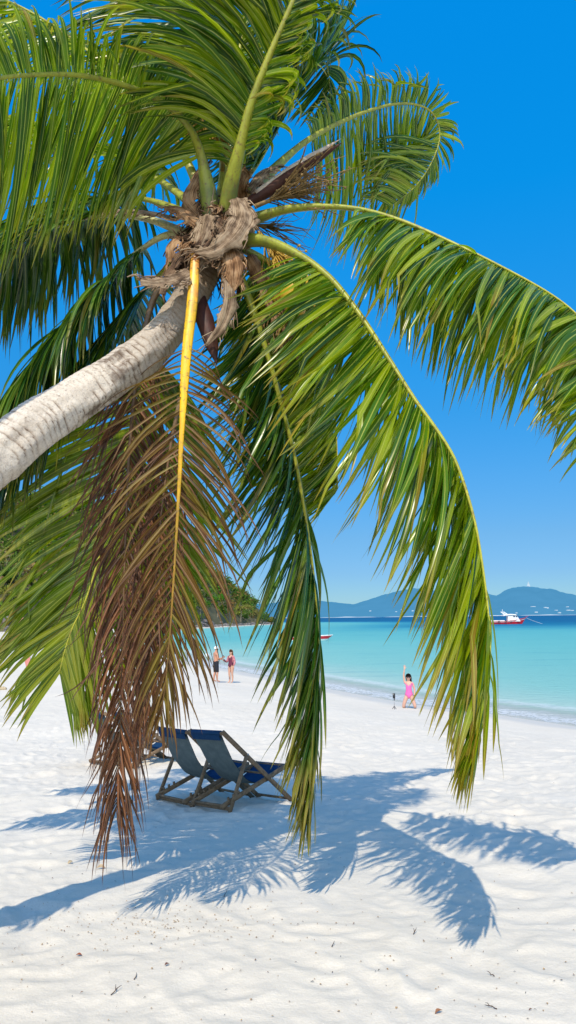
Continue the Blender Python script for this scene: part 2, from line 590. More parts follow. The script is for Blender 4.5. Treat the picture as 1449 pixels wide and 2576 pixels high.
def water_material():
    mt, nt, out = new_mat('sea_water')
    g = NT(nt)
    geo = g.n('ShaderNodeNewGeometry')
    pos = geo.outputs['Position']
    at = g.n('ShaderNodeAttribute', attribute_name='shore')   # metres off the beach
    mp = g.n('ShaderNodeMapping'); mp.inputs['Scale'].default_value = (0.012, 0.05, 1)
    g.l(pos, mp.inputs['Vector'])
    nb = g.noise(1.0, 5, 0.6, mp.outputs[0])
    mp2 = g.n('ShaderNodeMapping'); mp2.inputs['Scale'].default_value = (0.10, 0.42, 1)
    g.l(pos, mp2.inputs['Vector'])
    n2 = g.noise(1.0, 5, 0.65, mp2.outputs[0])
    atd = g.n('ShaderNodeAttribute', attribute_name='deep')
    s = g.math('MULTIPLY', g.math('MAXIMUM', atd.outputs['Fac'], 0.0), g.maprange(nb.outputs['Fac'], 0.2, 0.8, 0.78, 1.22))
    lg = g.math('DIVIDE', g.math('LOGARITHM', g.math('ADD', s, 1.0), 10.0), 3.6)   # 0..1 over 1..4000 m
    col = g.ramp(lg, [(0.0, (0.60, 0.66, 0.57)), (0.16, (0.50, 0.63, 0.54)), (0.30, (0.26, 0.55, 0.49)), (0.46, (0.155, 0.48, 0.46)),
                      (0.57, (0.115, 0.43, 0.44)), (0.615, (0.055, 0.32, 0.40)), (0.655, (0.012, 0.17, 0.30)), (0.72, (0.006, 0.11, 0.245)),
                      (1.0, (0.005, 0.095, 0.22))]).outputs['Color']
    dark = g.math('MULTIPLY', g.maprange(n2.outputs['Fac'], 0.56, 0.72), 0.42)
    col = g.mix(dark, col, (0.05, 0.28, 0.38))
    # foam where the little waves run out
    nf = g.noise(1.1, 5, 0.7, pos)
    so = g.math('ADD', at.outputs['Fac'], g.math('MULTIPLY', g.math('SUBTRACT', nf.outputs['Fac'], 0.5), 2.6))
    f1 = g.math('MULTIPLY', g.maprange(so, 0.0, 0.35), g.maprange(so, 2.8, 1.3))
    f2 = g.math('MULTIPLY', g.math('MULTIPLY', g.maprange(so, 3.0, 3.5), g.maprange(so, 4.6, 3.8)), 0.5)
    nf2 = g.noise(5, 4, 0.7, pos)
    foam = g.math('MULTIPLY', g.math('ADD', f1, f2), g.maprange(nf2.outputs['Fac'], 0.30, 0.5))
    col = g.mix(g.math('MULTIPLY', foam, 0.95), col, (0.78, 0.80, 0.80))
    mp3 = g.n('ShaderNodeMapping'); mp3.inputs['Scale'].default_value = (0.9, 2.4, 1)
    g.l(pos, mp3.inputs['Vector'])
    wv = g.noise(1.0, 6, 0.65, mp3.outputs[0])
    nrm = g.bump(wv.outputs['Fac'], 0.8, 0.35)
    df = g.n('ShaderNodeBsdfDiffuse'); g.l(col, df.inputs['Color']); g.l(nrm, df.inputs['Normal'])
    gl = g.n('ShaderNodeBsdfGlossy'); gl.inputs['Roughness'].default_value = 0.16; g.l(nrm, gl.inputs['Normal'])
    b = g.n('ShaderNodeMixShader'); b.inputs[0].default_value = 0.12
    g.l(df.outputs[0], b.inputs[1]); g.l(gl.outputs[0], b.inputs[2])
    tr = g.n('ShaderNodeBsdfTransparent')
    ms = g.n('ShaderNodeMixShader')
    al = g.math('MAXIMUM', g.maprange(at.outputs['Fac'], -0.2, 4.0, 0.25, 1.0), g.math('MULTIPLY', foam, 0.8))
    g.l(al, ms.inputs[0]); g.l(tr.outputs[0], ms.inputs[1]); g.l(b.outputs[0], ms.inputs[2])
    g.l(ms.outputs[0], out.inputs[0])
    return mt


M['sand'] = sand_material()
M['water'] = water_material()

# ------------------------------------------------------------------ ground and sea
def float_attr(me, name, vals):
    a = me.attributes.new(name, 'FLOAT', 'POINT')
    a.data.foreach_set('value', np.asarray(vals, np.float32))


radii = np.concatenate([np.linspace(0.3, 1.8, 10)[:-1], np.geomspace(1.8, 30, 420)[:-1], np.geomspace(30, 700, 130)])
angs = np.concatenate([np.radians(np.linspace(-100, -27, 110))[:-1], np.radians(np.linspace(-27, 27, 520)), np.radians(np.linspace(27, 100, 110))[1:]])
x, y, q = polar(radii, angs)
s = shore(x, y)
z = sand_base(x, y, s) + sand_detail(x, y, s)
me = mesh_np('sand_beach', np.stack([x, y, z], 1), q, None, True)
float_attr(me, 'shore', s)
sand = link('sand_beach', me, M['sand'])
tag(sand, 'white sand beach sloping down to the turquoise sea', 'beach', kind='structure')

radii = np.concatenate([np.geomspace(14, 200, 150)[:-1], np.geomspace(200, 16000, 140)])
angs = np.radians(np.linspace(-80, 100, 420))
x, y, q = polar(radii, angs)
s = -shore(x, y)
nsh = 5 + 8                                   # shoreline points of the beach itself, without the headland


def dist_poly(x, y, pts):
    best = np.full(x.shape, 1e18)
    for a, b in zip(pts[:-1], pts[1:]):
        ex, ey = b - a
        t = np.clip(((x - a[0]) * ex + (y - a[1]) * ey) / (ex * ex + ey * ey), 0, 1)
        best = np.minimum(best, (x - a[0] - t * ex) ** 2 + (y - a[1] - t * ey) ** 2)
    return np.sqrt(best)


deep = np.where(s > 0, np.minimum(dist_poly(x, y, SH[2:nsh]), 2.3 * s), s)
# drop cells that lie well inland
keep = (s[q].max(axis=1) > -3)
q = q[keep]
used = np.unique(q); remap = np.full(len(x), -1); remap[used] = np.arange(len(used))
me = mesh_np('sea', np.stack([x[used], y[used], np.zeros(len(used))], 1), remap[q], None, True)
float_attr(me, 'shore', s[used])
float_attr(me, 'deep', deep[used])
sea = link('sea', me, M['water'])
tag(sea, 'clear turquoise sea turning deep blue toward the horizon', 'sea', kind='structure')

# ------------------------------------------------------------------ the big coconut palm
palm = empty('coconut_palm', (-3.1, 2.75, float(sand_z(np.array([-3.1]), np.array([2.75]))[0])))
tag(palm, 'large leaning coconut palm with ringed grey trunk and long drooping fronds over the beach', 'palm tree')
POFF = Vector(palm.location)


def local(pts): return [Vector(p) - POFF for p in pts]


TR = [palm.location + Vector((0, 0, -0.3)), Vector((-2.75, 2.98, 2.6)), Vector((-2.2, 3.40, 3.62)), P(0, 1143, 3.85), P(150, 1035, 4.05), P(290, 945, 4.22), P(390, 862, 4.36),
      P(462, 775, 4.48), P(510, 680, 4.58), P(540, 585, 4.66), P(552, 520, 4.7)]
tp = catmull(local(TR), 900)
mb = MB()
n = len(tp); seg = 44
V = []; C = []
prev = None
rr = random.Random(3)
# ring scar positions: spacing shrinks toward the crown
arc = [0]
for a, b in zip(tp, tp[1:]): arc.append(arc[-1] + (b - a).length)
rings = []; s0 = 0.0
while s0 < arc[-1]:
    rings.append(s0); s0 += (0.066 - 0.036 * s0 / arc[-1]) * rr.uniform(0.7, 1.35)
rings = np.array(rings)
_aa = np.linspace(0, 2 * math.pi, seg, endpoint=False); _ss = np.array(arc)
tn = 0.012 * (vnoise(_ss[:, None] * 14 + 0 * _aa, 6 * np.cos(_aa)[None, :] + 0 * _ss[:, None], 21) - 0.5) + 0.016 * (vnoise(_ss[:, None] * 5 + 0 * _aa, 3 * np.sin(_aa)[None, :] + 0 * _ss[:, None], 22) - 0.5)
for i, p in enumerate(tp):
    T = (tp[min(i + 1, n - 1)] - tp[max(i - 1, 0)]).normalized()
    S = Vector((0, 0, 1)).cross(T).normalized(); N = T.cross(S)
    t = arc[i] / arc[-1]
    R0 = lerpv([0, 0.06, 0.3, 0.55, 0.8, 0.9, 1], [0.24, 0.175, 0.150, 0.138, 0.112, 0.104, 0.10], t)
    for k in range(seg):
        a = 2 * math.pi * k / seg
        sa = arc[i] + 0.010 * math.sin(a * 2 + arc[i] * 3) + 0.004 * math.sin(a * 5 + arc[i] * 9)
        j = np.searchsorted(rings, sa) - 1
        f0 = rings[max(j, 0)]; f1 = rings[min(j + 1, len(rings) - 1)]
        u = (sa - f0) / max(f1 - f0, 1e-4)
        prof = min(1, max(0, u * 2.6)) * (1 - 0.25 * max(0, u))       # step at each scar
        r = R0 * (1 + 0.028 * (prof - 0.6)) + 0.006 * math.sin(a * 3 + arc[i] * 4) + 0.004 * math.sin(a * 7 + arc[i] * 11) + tn[i, k]
        V.append(p + S * (r * math.cos(a)) + N * (r * math.sin(a)))
        C.append((prof, t, 0.5))
Fc = [(i * seg + k, i * seg + (k + 1) % seg, (i + 1) * seg + (k + 1) % seg, (i + 1) * seg + k) for i in range(n - 1) for k in range(seg)]
mb.add(V, Fc, C)
mb.build('trunk', M['bark'], palm)


def frond(pts, mat, ribmat, n=88, L=0.85, N=(0, 0, 1), t0=0.2, grav=0.25, wind=(0, 0, 0), a0=70, a1=28, el=0.25, width=0.040,
          rbase=0.050, seed=0, kink=0.12, fold=0.45, grav_pow=1.3, label=None, side_k=(1, 1), gv=0.25, tiplen=0.35, flat=0.75, rprof=None, fine=True, edec=0.0, apow=1.0, rgrad=0.0, tipb=0.0, pb=0.45, wind_side=None, wdec=0.0, gdec=0.0, twist=0.10, erand=0.09, droop_side=(1, 1)):
    if fine: n = int(n * 1.30); width *= 0.86; grav *= 0.85
    rnd = random.Random(seed)
    rach = catmull(local(pts), 90)
    nb = len(rach)
    Nh = Vector(N).normalized()
    mb = MB()
    wind = Vector(wind)
    K = 9
    for side in (0, 1):
        sg = 1 if side else -1
        for i in range(n):
            tt = min(1, max(0, (i + rnd.uniform(-0.35, 0.35)) / (n - 1)))
            t = t0 + (1 - t0) * tt
            fi = t * (nb - 1); i0 = min(int(fi), nb - 2); fr = fi - i0
            p = rach[i0].lerp(rach[i0 + 1], fr)
            T = (rach[min(i0 + 2, nb - 1)] - rach[max(i0 - 1, 0)]).normalized()
            S = T.cross(Nh).normalized(); Nn = S.cross(T)
            prof = lerpv([0, 0.05, 0.2, 0.45, 0.75, 1], [pb, 0.5 * (pb + 0.95), 0.95, 1.0, 0.78, tiplen], tt)
            ln = L * prof * rnd.uniform(0.86, 1.1) * side_k[side]
            if rnd.random() < 0.04: ln *= rnd.uniform(0.45, 0.8)
            if rnd.random() < 0.035: continue
            a = math.radians(a0 + (a1 - a0) * tt ** apow + rnd.gauss(0, 3.5) + 3.5 * math.sin(i * 0.9 + seed) + 3 * math.sin(i * 0.31 + seed * 2 + side))
            e = el * (1 - edec * tt) + rnd.gauss(0, erand)
            d = (S * (sg * math.sin(a) * math.cos(e)) + T * (math.cos(a) * math.cos(e)) + Nn * math.sin(e)).normalized()
            g = grav * (1 + gdec * tt) * (1 + rnd.gauss(0, gv)) * droop_side[side]
            w0 = (Vector(wind_side[side]) if wind_side else wind) * ((1 + rnd.gauss(0, 0.3)) * (1 - wdec * tt))
            w = (Nn.cross(d)).normalized()
            w = (Matrix.Rotation(rnd.gauss(0, 0.42 if twist > 0.05 else 0.12), 3, d) @ w)
            kk = rnd.uniform(0.45, 0.8) if rnd.random() < kink else 9
            ra = min(1, max(0, rnd.random() + rgrad * (tt - 0.3))); ub = tipb * max(0, tt - 0.55) + (0.45 if rnd.random() < 0.04 else 0); wd = width * rnd.uniform(0.8, 1.15) * (0.75 + 0.25 * prof)
            pos = p.copy()
            step = ln / K
            V = []; C = []
            tw = rnd.gauss(0, twist)
            for k in range(K + 1):
                u = k / K
                w = (w - d * w.dot(d))
                if w.length < 1e-5: w = d.orthogonal()
                w.normalize()
                nbv = w.cross(d)
                if nbv.dot(Nn) < 0 and k == 0: nbv = -nbv
                hw = wd * 0.5 * lerpv([0, 0.08, 0.3, 0.6, 0.85, 1], [0.45, 0.8, 1.0, 0.82, 0.42, 0.02], u)
                fo = fold * (1 - 0.5 * u)
                V += [pos - w * hw - nbv * (hw * fo), pos, pos + w * hw - nbv * (hw * fo)]
                C += [(ra, u + ub, 1), (ra, u + ub, 0), (ra, u + ub, 1)]
                if k < K:
                    flex = (u + 0.12) ** grav_pow
                    d2 = d + Vector((0, 0, -1)) * (g * flex) + w0 * flex
                    if abs(u - kk) < 0.5 / K: d2 = d2 + Vector((rnd.gauss(0, .3), rnd.gauss(0, .3), -0.9))
                    d2.normalize()
                    # parallel transport of the width vector
                    q = d.rotation_difference(d2)
                    w = q @ w
                    w = Matrix.Rotation(tw, 3, d2) @ w
                    d = d2
                    pos = pos + d * step
            Fc = []
            for k in range(K):
                b = 3 * k
                Fc += [(b, b + 1, b + 4, b + 3), (b + 1, b + 2, b + 5, b + 4)]
            mb.add(V, Fc, C)
    fo = mb.build('frond', mat, palm)
    if label: fo['label'] = label
    rb = MB()
    rad = [rbase * lerpv([0, 0.06, 0.2, 0.5, 0.8, 1], [1.25, 0.85, 0.50, 0.27, 0.13, 0.05], i / (nb - 1)) for i in range(nb)]
    if rprof: rad = [lerpv(rprof[0], rprof[1], i / (nb - 1)) for i in range(nb)]
    add_tube(rb, rach, rad, 10, [(0, i / (nb - 1), 0) for i in range(nb)], up=Nh, flat=flat)
    rb.build('midrib', ribmat, fo)
    return fo


HUB = 4.68
# --- fronds listed by where their midrib runs
# upper left, seen from below
frond([P(535, 560, 4.58), P(518, 450, 4.52), P(490, 345, 4.42), P(430, 272, 4.28), P(340, 224, 4.08), P(220, 192, 3.76), P(90, 188, 3.45), P(-60, 208, 3.15), P(-320, 290, 2.85), P(-640, 480, 2.6), P(-900, 760, 2.4)],
      M['leaf'], M['rib'], n=205, L=1.0, N=(-0.15, 0.60, 0.62), t0=0.10, pb=0.85, gdec=-0.6, grav=0.50, wind=(-0.02, 0.03, 0), a0=92, a1=50, el=0.05, seed=1, side_k=(0.42, 1.0), droop_side=(0.4, 1.0),
      rprof=((0, 0.05, 0.10, 0.16, 0.3, 0.6, 1), (0.072, 0.055, 0.030, 0.021, 0.015, 0.008, 0.003)), fine=False,
      wind_side=((-0.22, 0.75, -0.05), (-0.10, 0.0, 0.0)), width=0.036, fold=0.22, twist=0.03, erand=0.07, label='broad green frond arching to the upper left with a yellow midrib')
# upper centre, leaves blown to the left
frond([P(570, 545, 4.55), P(580, 470, 4.46), P(600, 385, 4.36), P(634, 255, 4.24), P(682, 130, 4.14), P(742, -10, 4.05), P(800, -170, 4.0), P(850, -330, 3.95), P(880, -520, 3.9)],
      M['leaf'], M['rib'], n=135, L=1.30, N=(0.25, -0.9, 0.2), t0=0.15, pb=0.5, gdec=-0.4, grav=0.24, wind=(-0.34, -0.02, 0.0), a0=58, a1=34, el=0.15, rbase=0.062, seed=2, rprof=((0, 0.08, 0.2, 0.4, 0.7, 1), (0.06, 0.05, 0.034, 0.020, 0.010, 0.003)), grav_pow=0.7, width=0.044, side_k=(1.0, 0.42),
      wind_side=((-0.30, 0, 0.0), (-0.45, -0.05, -0.10)), label='upright green frond with leaflets blown to the left')
frond([P(550, 560, 4.7), P(560, 470, 4.75), P(570, 360, 4.8), P(590, 220, 4.85), P(610, 80, 4.9), P(640, -80, 4.9), P(670, -260, 4.9)],
      M['leaf'], M['rib'], n=100, L=1.20, N=(0.25, -0.9, 0.2), t0=0.2, grav=0.25, wind=(-0.34, -0.02, 0.0), a0=58, a1=34, el=0.15, rbase=0.05, seed=22, grav_pow=0.7, width=0.044, side_k=(1.0, 0.42),
      wind_side=((-0.30, 0, 0.0), (-0.45, -0.05, -0.10)))
# upright dark frond behind
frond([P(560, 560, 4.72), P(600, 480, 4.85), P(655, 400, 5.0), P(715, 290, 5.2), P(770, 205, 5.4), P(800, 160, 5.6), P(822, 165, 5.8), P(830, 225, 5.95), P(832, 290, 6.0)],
      M['leaf_deep_shade'], M['rib'], n=100, L=0.85, N=(-0.5, -0.2, 0.9), t0=0.2, grav=0.5, wind=(-0.32, 0, 0), a0=70, a1=40, seed=3, rbase=0.045, width=0.05)
# up right with a curled end
frond([P(625, 495, 4.75), P(690, 425, 4.95), P(775, 352, 5.2), P(880, 297, 5.5), P(980, 264, 5.8), P(1050, 264, 6.05), P(1092, 290, 6.2), P(1106, 345, 6.3), P(1085, 410, 6.3), P(1045, 468, 6.25), P(985, 520, 6.2)],
      M['leaf'], M['rib'], n=110, L=1.12, N=(-0.3, 0.6, 0.6), t0=0.26, grav=0.22, wind=(-0.16, 0, 0.0), a0=80, a1=58, el=0.08, seed=4, rbase=0.05, kink=0.4, droop_side=(1.3, 0.5), side_k=(1.15, 0.30), width=0.044,
      wind_side=((-0.16, 0, 0), (-0.22, 0.12, 0.05)), twist=0.04, label='frond curling over at its end against the blue sky')
# right, leaving the frame
frond([P(628, 555, 4.6), P(715, 528, 4.5), P(815, 520, 4.4), P(910, 528, 4.32), P(1010, 556, 4.22), P(1125, 605, 4.12), P(1255, 668, 4.02), P(1385, 740, 3.95), P(1465, 805, 3.9), P(1540, 900, 3.85), P(1600, 1060, 3.8)],
      M['leaf'], M['rib'], n=130, L=0.86, N=(0.30, -0.25, 0.92), t0=0.27, grav=0.26, wind=(-0.05, 0, 0), a0=84, a1=84, el=-0.72, erand=0.2, seed=5, rbase=0.046, width=0.044, tiplen=0.6,
      label='long green frond reaching to the right edge with a comb of hanging leaflets')
# big right lower frond
frond([P(588, 602, 4.5), P(670, 608, 4.38), P(755, 645, 4.26), P(830, 700, 4.16), P(900, 785, 4.06), P(970, 890, 3.98), P(1040, 1000, 3.9), P(1108, 1095, 3.84), P(1150, 1170, 3.8), P(1190, 1295, 3.74),
       P(1214, 1425, 3.7), P(1230, 1565, 3.66), P(1232, 1700, 3.62), P(1213, 1820, 3.6), P(1190, 1890, 3.58)],
      M['leaf'], M['rib'], n=150, L=0.92, N=(0.75, -0.25, 0.60), t0=0.15, grav=0.15, wind=(-0.17, 0.0, 0), a0=84, a1=7, apow=0.62, edec=0.74, el=-0.80, erand=0.16, seed=6, rbase=0.055, rgrad=0.5, tipb=0.45, tiplen=0.30, wdec=0.92, gdec=1.2, width=0.046, grav_pow=0.8,
      label='longest green frond drooping down the right side almost to the sand')
# centre frond in shade, its leaf colour darkened to show it
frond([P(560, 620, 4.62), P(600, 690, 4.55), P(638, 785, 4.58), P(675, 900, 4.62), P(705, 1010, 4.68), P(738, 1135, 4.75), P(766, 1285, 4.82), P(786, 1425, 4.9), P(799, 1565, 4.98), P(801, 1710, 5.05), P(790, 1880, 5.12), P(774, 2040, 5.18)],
      M['leaf_deep_shade'], M['rib'], n=150, L=0.90, N=(0.85, -0.25, 0.3), t0=0.10, grav=0.22, wind=(-0.14, 0, 0), a0=56, a1=8, apow=0.7, edec=0.7, el=-0.60, erand=0.2, seed=7, rbase=0.05, rgrad=0.5, tipb=0.9, tiplen=0.34, wdec=0.9, gdec=0.5, width=0.046,
      label='shaded green frond hanging straight down in the middle with brown tip')
# behind the big right frond
frond([P(560, 600, 4.68), P(622, 632, 4.75), P(690, 668, 4.85), P(750, 730, 4.95), P(800, 830, 5.05), P(832, 960, 5.1), P(846, 1090, 5.15), P(850, 1230, 5.15)],
      M['leaf'], M['rib'], n=120, L=1.10, N=(0.8, -0.2, 0.55), t0=0.14, grav=0.16, wind=(-0.17, 0, 0), a0=84, a1=28, el=-0.75, erand=0.16, seed=8, width=0.042, grav_pow=0.8)
# yellow stalk, half dead
frond([P(492, 635, 4.32), P(484, 755, 4.25), P(468, 905, 4.2), P(457, 1095, 4.17), P(449, 1255, 4.17), P(440, 1405, 4.18), P(430, 1560, 4.2), P(418, 1700, 4.22), P(405, 1800, 4.24)],
      M['leaf_half'], M['rib_yellow'], fine=False, n=66, L=0.76, N=(0.05, -0.98, 0.15), t0=0.24, grav=0.26, wind=(0, 0, 0), a0=68, a1=14, el=-0.05, width=0.019, seed=9, rbase=0.040, tiplen=0.36, kink=0.10, fold=0.9, gv=0.4, flat=0.4, rprof=((0, 0.12, 0.3, 0.42, 0.65, 1), (0.026, 0.034, 0.028, 0.015, 0.007, 0.003)),
      erand=0.2, label='half dead frond with bright yellow stalk and brown leaflets')
# dead brown frond
frond([P(500, 620, 4.66), P(405, 720, 4.72), P(372, 800, 4.74), P(343, 960, 4.70), P(326, 1130, 4.66), P(316, 1350, 4.64), P(310, 1560, 4.64), P(304, 1780, 4.66), P(299, 1910, 4.68), P(293, 2035, 4.70)],
      M['leaf_dead'], M['rib_dead'], fine=False, n=205, L=0.74, N=(0.1, -0.98, 0.1), t0=0.2, grav=0.45, wind=(0, 0, 0), a0=46, a1=19, el=-0.05, width=0.0135, seed=10, rbase=0.034, tiplen=0.62, gv=0.6, fold=0.9, kink=0.25, erand=0.35,
      label='dead brown frond hanging straight down with dry shrivelled leaflets')
frond([P(455, 1000, 4.40), P(430, 1120, 4.42), P(405, 1300, 4.44), P(388, 1500, 4.46), P(372, 1680, 4.48), P(352, 1820, 4.5)],
      M['leaf_dead'], M['rib_dead'], fine=False, n=76, L=0.66, N=(0.1, -0.98, 0.1), t0=0.1, grav=0.45, a0=42, a1=10, el=-0.05, width=0.0135, seed=21, rbase=0.016, gv=0.6, fold=0.9, kink=0.25, erand=0.35,
      label='thin dead brown frond tangled behind the yellow stalk')
# lower left olive frond behind the trunk
frond([P(470, 700, 4.85), P(430, 780, 4.95), P(385, 900, 5.05), P(335, 1060, 5.12), P(295, 1235, 5.2), P(256, 1380, 5.25), P(217, 1505, 5.28), P(182, 1580, 5.3), P(162, 1640, 5.3), P(150, 1690, 5.3)],
      M['leaf_yellow'], M['rib'], n=112, L=1.22, N=(0.05, -0.95, 0.3), t0=0.20, grav=0.10, wind=(0, 0, 0), a0=64, a1=30, el=-0.05, seed=11, rbase=0.045, width=0.046, tiplen=0.42, fold=0.2, side_k=(1, 1), gv=0.4, twist=0.03, erand=0.06,
      label='olive yellow frond spreading to the lower left')
# left, pale petiole
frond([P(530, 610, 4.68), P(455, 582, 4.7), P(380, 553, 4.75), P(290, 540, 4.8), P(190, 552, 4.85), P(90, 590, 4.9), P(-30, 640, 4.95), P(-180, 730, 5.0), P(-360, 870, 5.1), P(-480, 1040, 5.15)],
      M['leaf_deep_shade'], M['rib_pale'], n=130, L=1.0, N=(-0.2, -0.2, 0.95), t0=0.22, grav=0.5, wind=(-0.08, 0, 0), a0=70, a1=35, el=-0.1, seed=12, width=0.046)
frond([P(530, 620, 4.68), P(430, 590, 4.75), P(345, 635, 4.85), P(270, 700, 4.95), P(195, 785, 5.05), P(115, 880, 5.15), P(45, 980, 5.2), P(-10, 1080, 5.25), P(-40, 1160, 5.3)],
      M['leaf_deep_shade'], M['rib_pale'], n=110, L=1.05, N=(-0.6, -0.35, 0.7), t0=0.22, grav=0.35, wind=(0.05, 0, 0), a0=68, a1=35, el=-0.1, seed=13, width=0.048,
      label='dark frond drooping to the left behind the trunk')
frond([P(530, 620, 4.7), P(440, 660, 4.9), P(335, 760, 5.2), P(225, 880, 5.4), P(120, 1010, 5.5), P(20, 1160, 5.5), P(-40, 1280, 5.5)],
      M['leaf_deep_shade'], M['rib'], n=110, L=1.0, N=(-0.6, -0.35, 0.7), t0=0.2, grav=0.25, wind=(0.0, 0, 0), a0=68, a1=30, el=-0.2, seed=31, width=0.048)
# far left back, pale leaves
frond([P(535, 560, 4.72), P(440, 480, 4.95), P(350, 425, 5.1), P(240, 380, 5.3), P(120, 365, 5.45), P(0, 385, 5.6), P(-120, 440, 5.7), P(-280, 560, 5.75), P(-420, 740, 5.8)],
      M['leaf'], M['rib'], n=120, L=1.0, N=(-0.15, -0.2, 0.95), t0=0.18, grav=0.5, wind=(-0.15, 0, 0), a0=72, a1=40, seed=14, width=0.046)
frond([P(545, 560, 4.75), P(500, 470, 4.9), P(430, 330, 5.0), P(330, 215, 5.1), P(225, 130, 5.2), P(120, 55, 5.3), P(0, -5, 5.4), P(-120, -20, 5.5), P(-240, 20, 5.6)],
      M['leaf'], M['rib'], n=100, L=0.8, N=(-0.45, -0.3, 0.85), t0=0.25, grav=0.6, wind=(-0.15, 0, 0), a0=60, a1=40, el=-0.3, seed=15, width=0.05)
frond([P(535, 570, 4.72), P(440, 525, 4.8), P(350, 500, 5.0), P(240, 508, 5.2), P(130, 560, 5.4), P(20, 630, 5.5), P(-100, 720, 5.6), P(-220, 860, 5.7)],
      M['leaf_deep_shade'], M['rib'], n=110, L=1.0, N=(-0.2, -0.1, 0.95), t0=0.25, grav=0.55, a0=70, a1=35, el=-0.1, seed=16, width=0.046)
# top centre, behind
frond([P(550, 560, 4.72), P(560, 450, 4.9), P(555, 300, 4.95), P(530, 150, 5.0), P(480, 10, 5.05), P(400, -110, 5.1), P(290, -190, 5.2), P(160, -220, 5.3)],
      M['leaf_deep_shade'], M['rib'], n=90, L=1.1, N=(-0.6, -0.5, 0.6), t0=0.25, grav=0.35, wind=(-0.35, 0, 0), a0=60, a1=35, seed=18, width=0.046)


# --- sheaths, spathes, flowers, coconut around the crown
def ribbon(name, pts, widths, nrm, mat, curl=0.25, seed=0, rag=0.22, label=None, th=0.003):
    rnd = random.Random(seed)
    c = catmull(local(pts), 40)
    nn = len(c); W = 15
    nrm = Vector(nrm).normalized()
    V = []; C = []
    ph = rnd.uniform(0, 6)
    for i, p in enumerate(c):
        t = i / (nn - 1)
        T = (c[min(i + 1, nn - 1)] - c[max(i - 1, 0)]).normalized()
        S = T.cross(nrm).normalized(); N2 = S.cross(T)
        w = lerpv(np.linspace(0, 1, len(widths)), widths, t) * 0.5
        for j in range(W):
            v = (j / (W - 1)) * 2 - 1
            ww = w * (1 + rag * math.sin(t * 23 + ph + (3 if v > 0 else 0)) * (abs(v) ** 3)) * (1 + rnd.uniform(-rag, rag) * (abs(v) > 0.9))
            V.append(p + S * (v * ww) - N2 * (curl * ww * v * v) + N2 * (w * (0.10 * math.sin(v * 6 + t * 5 + ph) + 0.03 * math.sin(v * 13 + t * 17 + ph) + 0.02 * rnd.uniform(-1, 1))))
            C.append((v * 0.5 + 0.5 + seed, t, 0.3))
    Fc = [(i * W + j, i * W + j + 1, (i + 1) * W + j + 1, (i + 1) * W + j) for i in range(nn - 1) for j in range(W - 1)]
    mb = MB(); mb.add(V, Fc, C)
    # loose threads fraying off both edges and the end
    for q_ in range(26):
        i = rnd.randint(2, nn - 1); e_ = rnd.choice((0, W - 1)) if q_ < 24 else rnd.randint(0, W - 1)
        if q_ >= 24: i = nn - 1
        p0 = V[i * W + e_]; T = (c[min(i + 1, nn - 1)] - c[max(i - 1, 0)]).normalized()
        d_ = (p0 - c[i]).normalized() if (p0 - c[i]).length > 1e-4 else T
        l_ = rnd.uniform(0.02, 0.07)
        p1 = p0 + (T * rnd.uniform(0.3, 1) + d_ * rnd.uniform(0, 0.5)) * l_
        p2 = p1 + (T * rnd.uniform(0.2, 1) + Vector((rnd.gauss(0, .4), rnd.gauss(0, .4), rnd.gauss(-.3, .3)))) * l_ * 0.7
        add_tube(mb, [p0, p1, p2], [0.0016, 0.0012, 0.0004], 4, (seed + rnd.random(), 0.5, 0.3), caps=False)
    o = mb.build(name, mat, palm)
    sm = o.modifiers.new('thickness', 'SOLIDIFY'); sm.thickness = th
    if label: o['label'] = label
    return o


ribbon('leaf_sheath', [P(598, 498, 4.40), P(610, 545, 4.33), P(585, 590, 4.27), P(540, 625, 4.26), P(490, 635, 4.28)], [0.10, 0.17, 0.15, 0.12, 0.03], (0.1, -1, 0.1), M['fibre'], 0.18, 1, label='twisted grey sheath strip wrapped across the crown')
ribbon('leaf_sheath', [P(590, 500, 4.45), P(615, 560, 4.42), P(620, 600, 4.44), P(612, 625, 4.46)], [0.06, 0.16, 0.15, 0.05], (0.4, -1, 0.2), M['fibre'], 0.25, 2)
ribbon('leaf_sheath', [P(520, 540, 4.42), P(505, 590, 4.38), P(490, 640, 4.38)], [0.12, 0.13, 0.06], (-0.3, -1, 0.1), M['fibre'], 0.25, 3)
ribbon('leaf_sheath', [P(545, 545, 4.46), P(530, 580, 4.40), P(500, 620, 4.36)], [0.14, 0.16, 0.09], (-0.1, -1, 0.0), M['fibre_dark'], 0.4, 4)
ribbon('leaf_sheath', [P(478, 680, 4.30), P(435, 700, 4.22), P(390, 708, 4.16), P(352, 706, 4.12)], [0.09, 0.11, 0.10, 0.06], (0, -0.9, 0.4), M['fibre'], 0.2, 5, label='pale dry sheath flap sticking out to the left')
ribbon('leaf_sheath', [P(470, 610, 4.45), P(440, 655, 4.42), P(415, 700, 4.40), P(402, 740, 4.42)], [0.07, 0.09, 0.08, 0.04], (-0.5, -0.9, 0.2), M['fibre_dark'], 0.5, 6)
ribbon('leaf_sheath', [P(575, 610, 4.36), P(590, 660, 4.30), P(588, 710, 4.30), P(580, 740, 4.32)], [0.08, 0.13, 0.12, 0.03], (0.1, -1, 0.1), M['fibre_rust'], 0.25, 7)
ribbon('leaf_sheath', [P(550, 640, 4.38), P(572, 690, 4.32), P(578, 750, 4.30), P(565, 805, 4.30), P(535, 850, 4.30), P(520, 868, 4.30)], [0.05, 0.09, 0.07, 0.10, 0.07, 0.02], (0.2, -1, 0), M['fibre'], 0.2, 8, label='curling brown sheath strip hanging below the crown')
ribbon('leaf_sheath', [P(500, 560, 4.5), P(455, 525, 4.5), P(415, 520, 4.52)], [0.10, 0.10, 0.07], (-0.1, -0.8, 0.6), M['fibre_rust'], 0.6, 9)
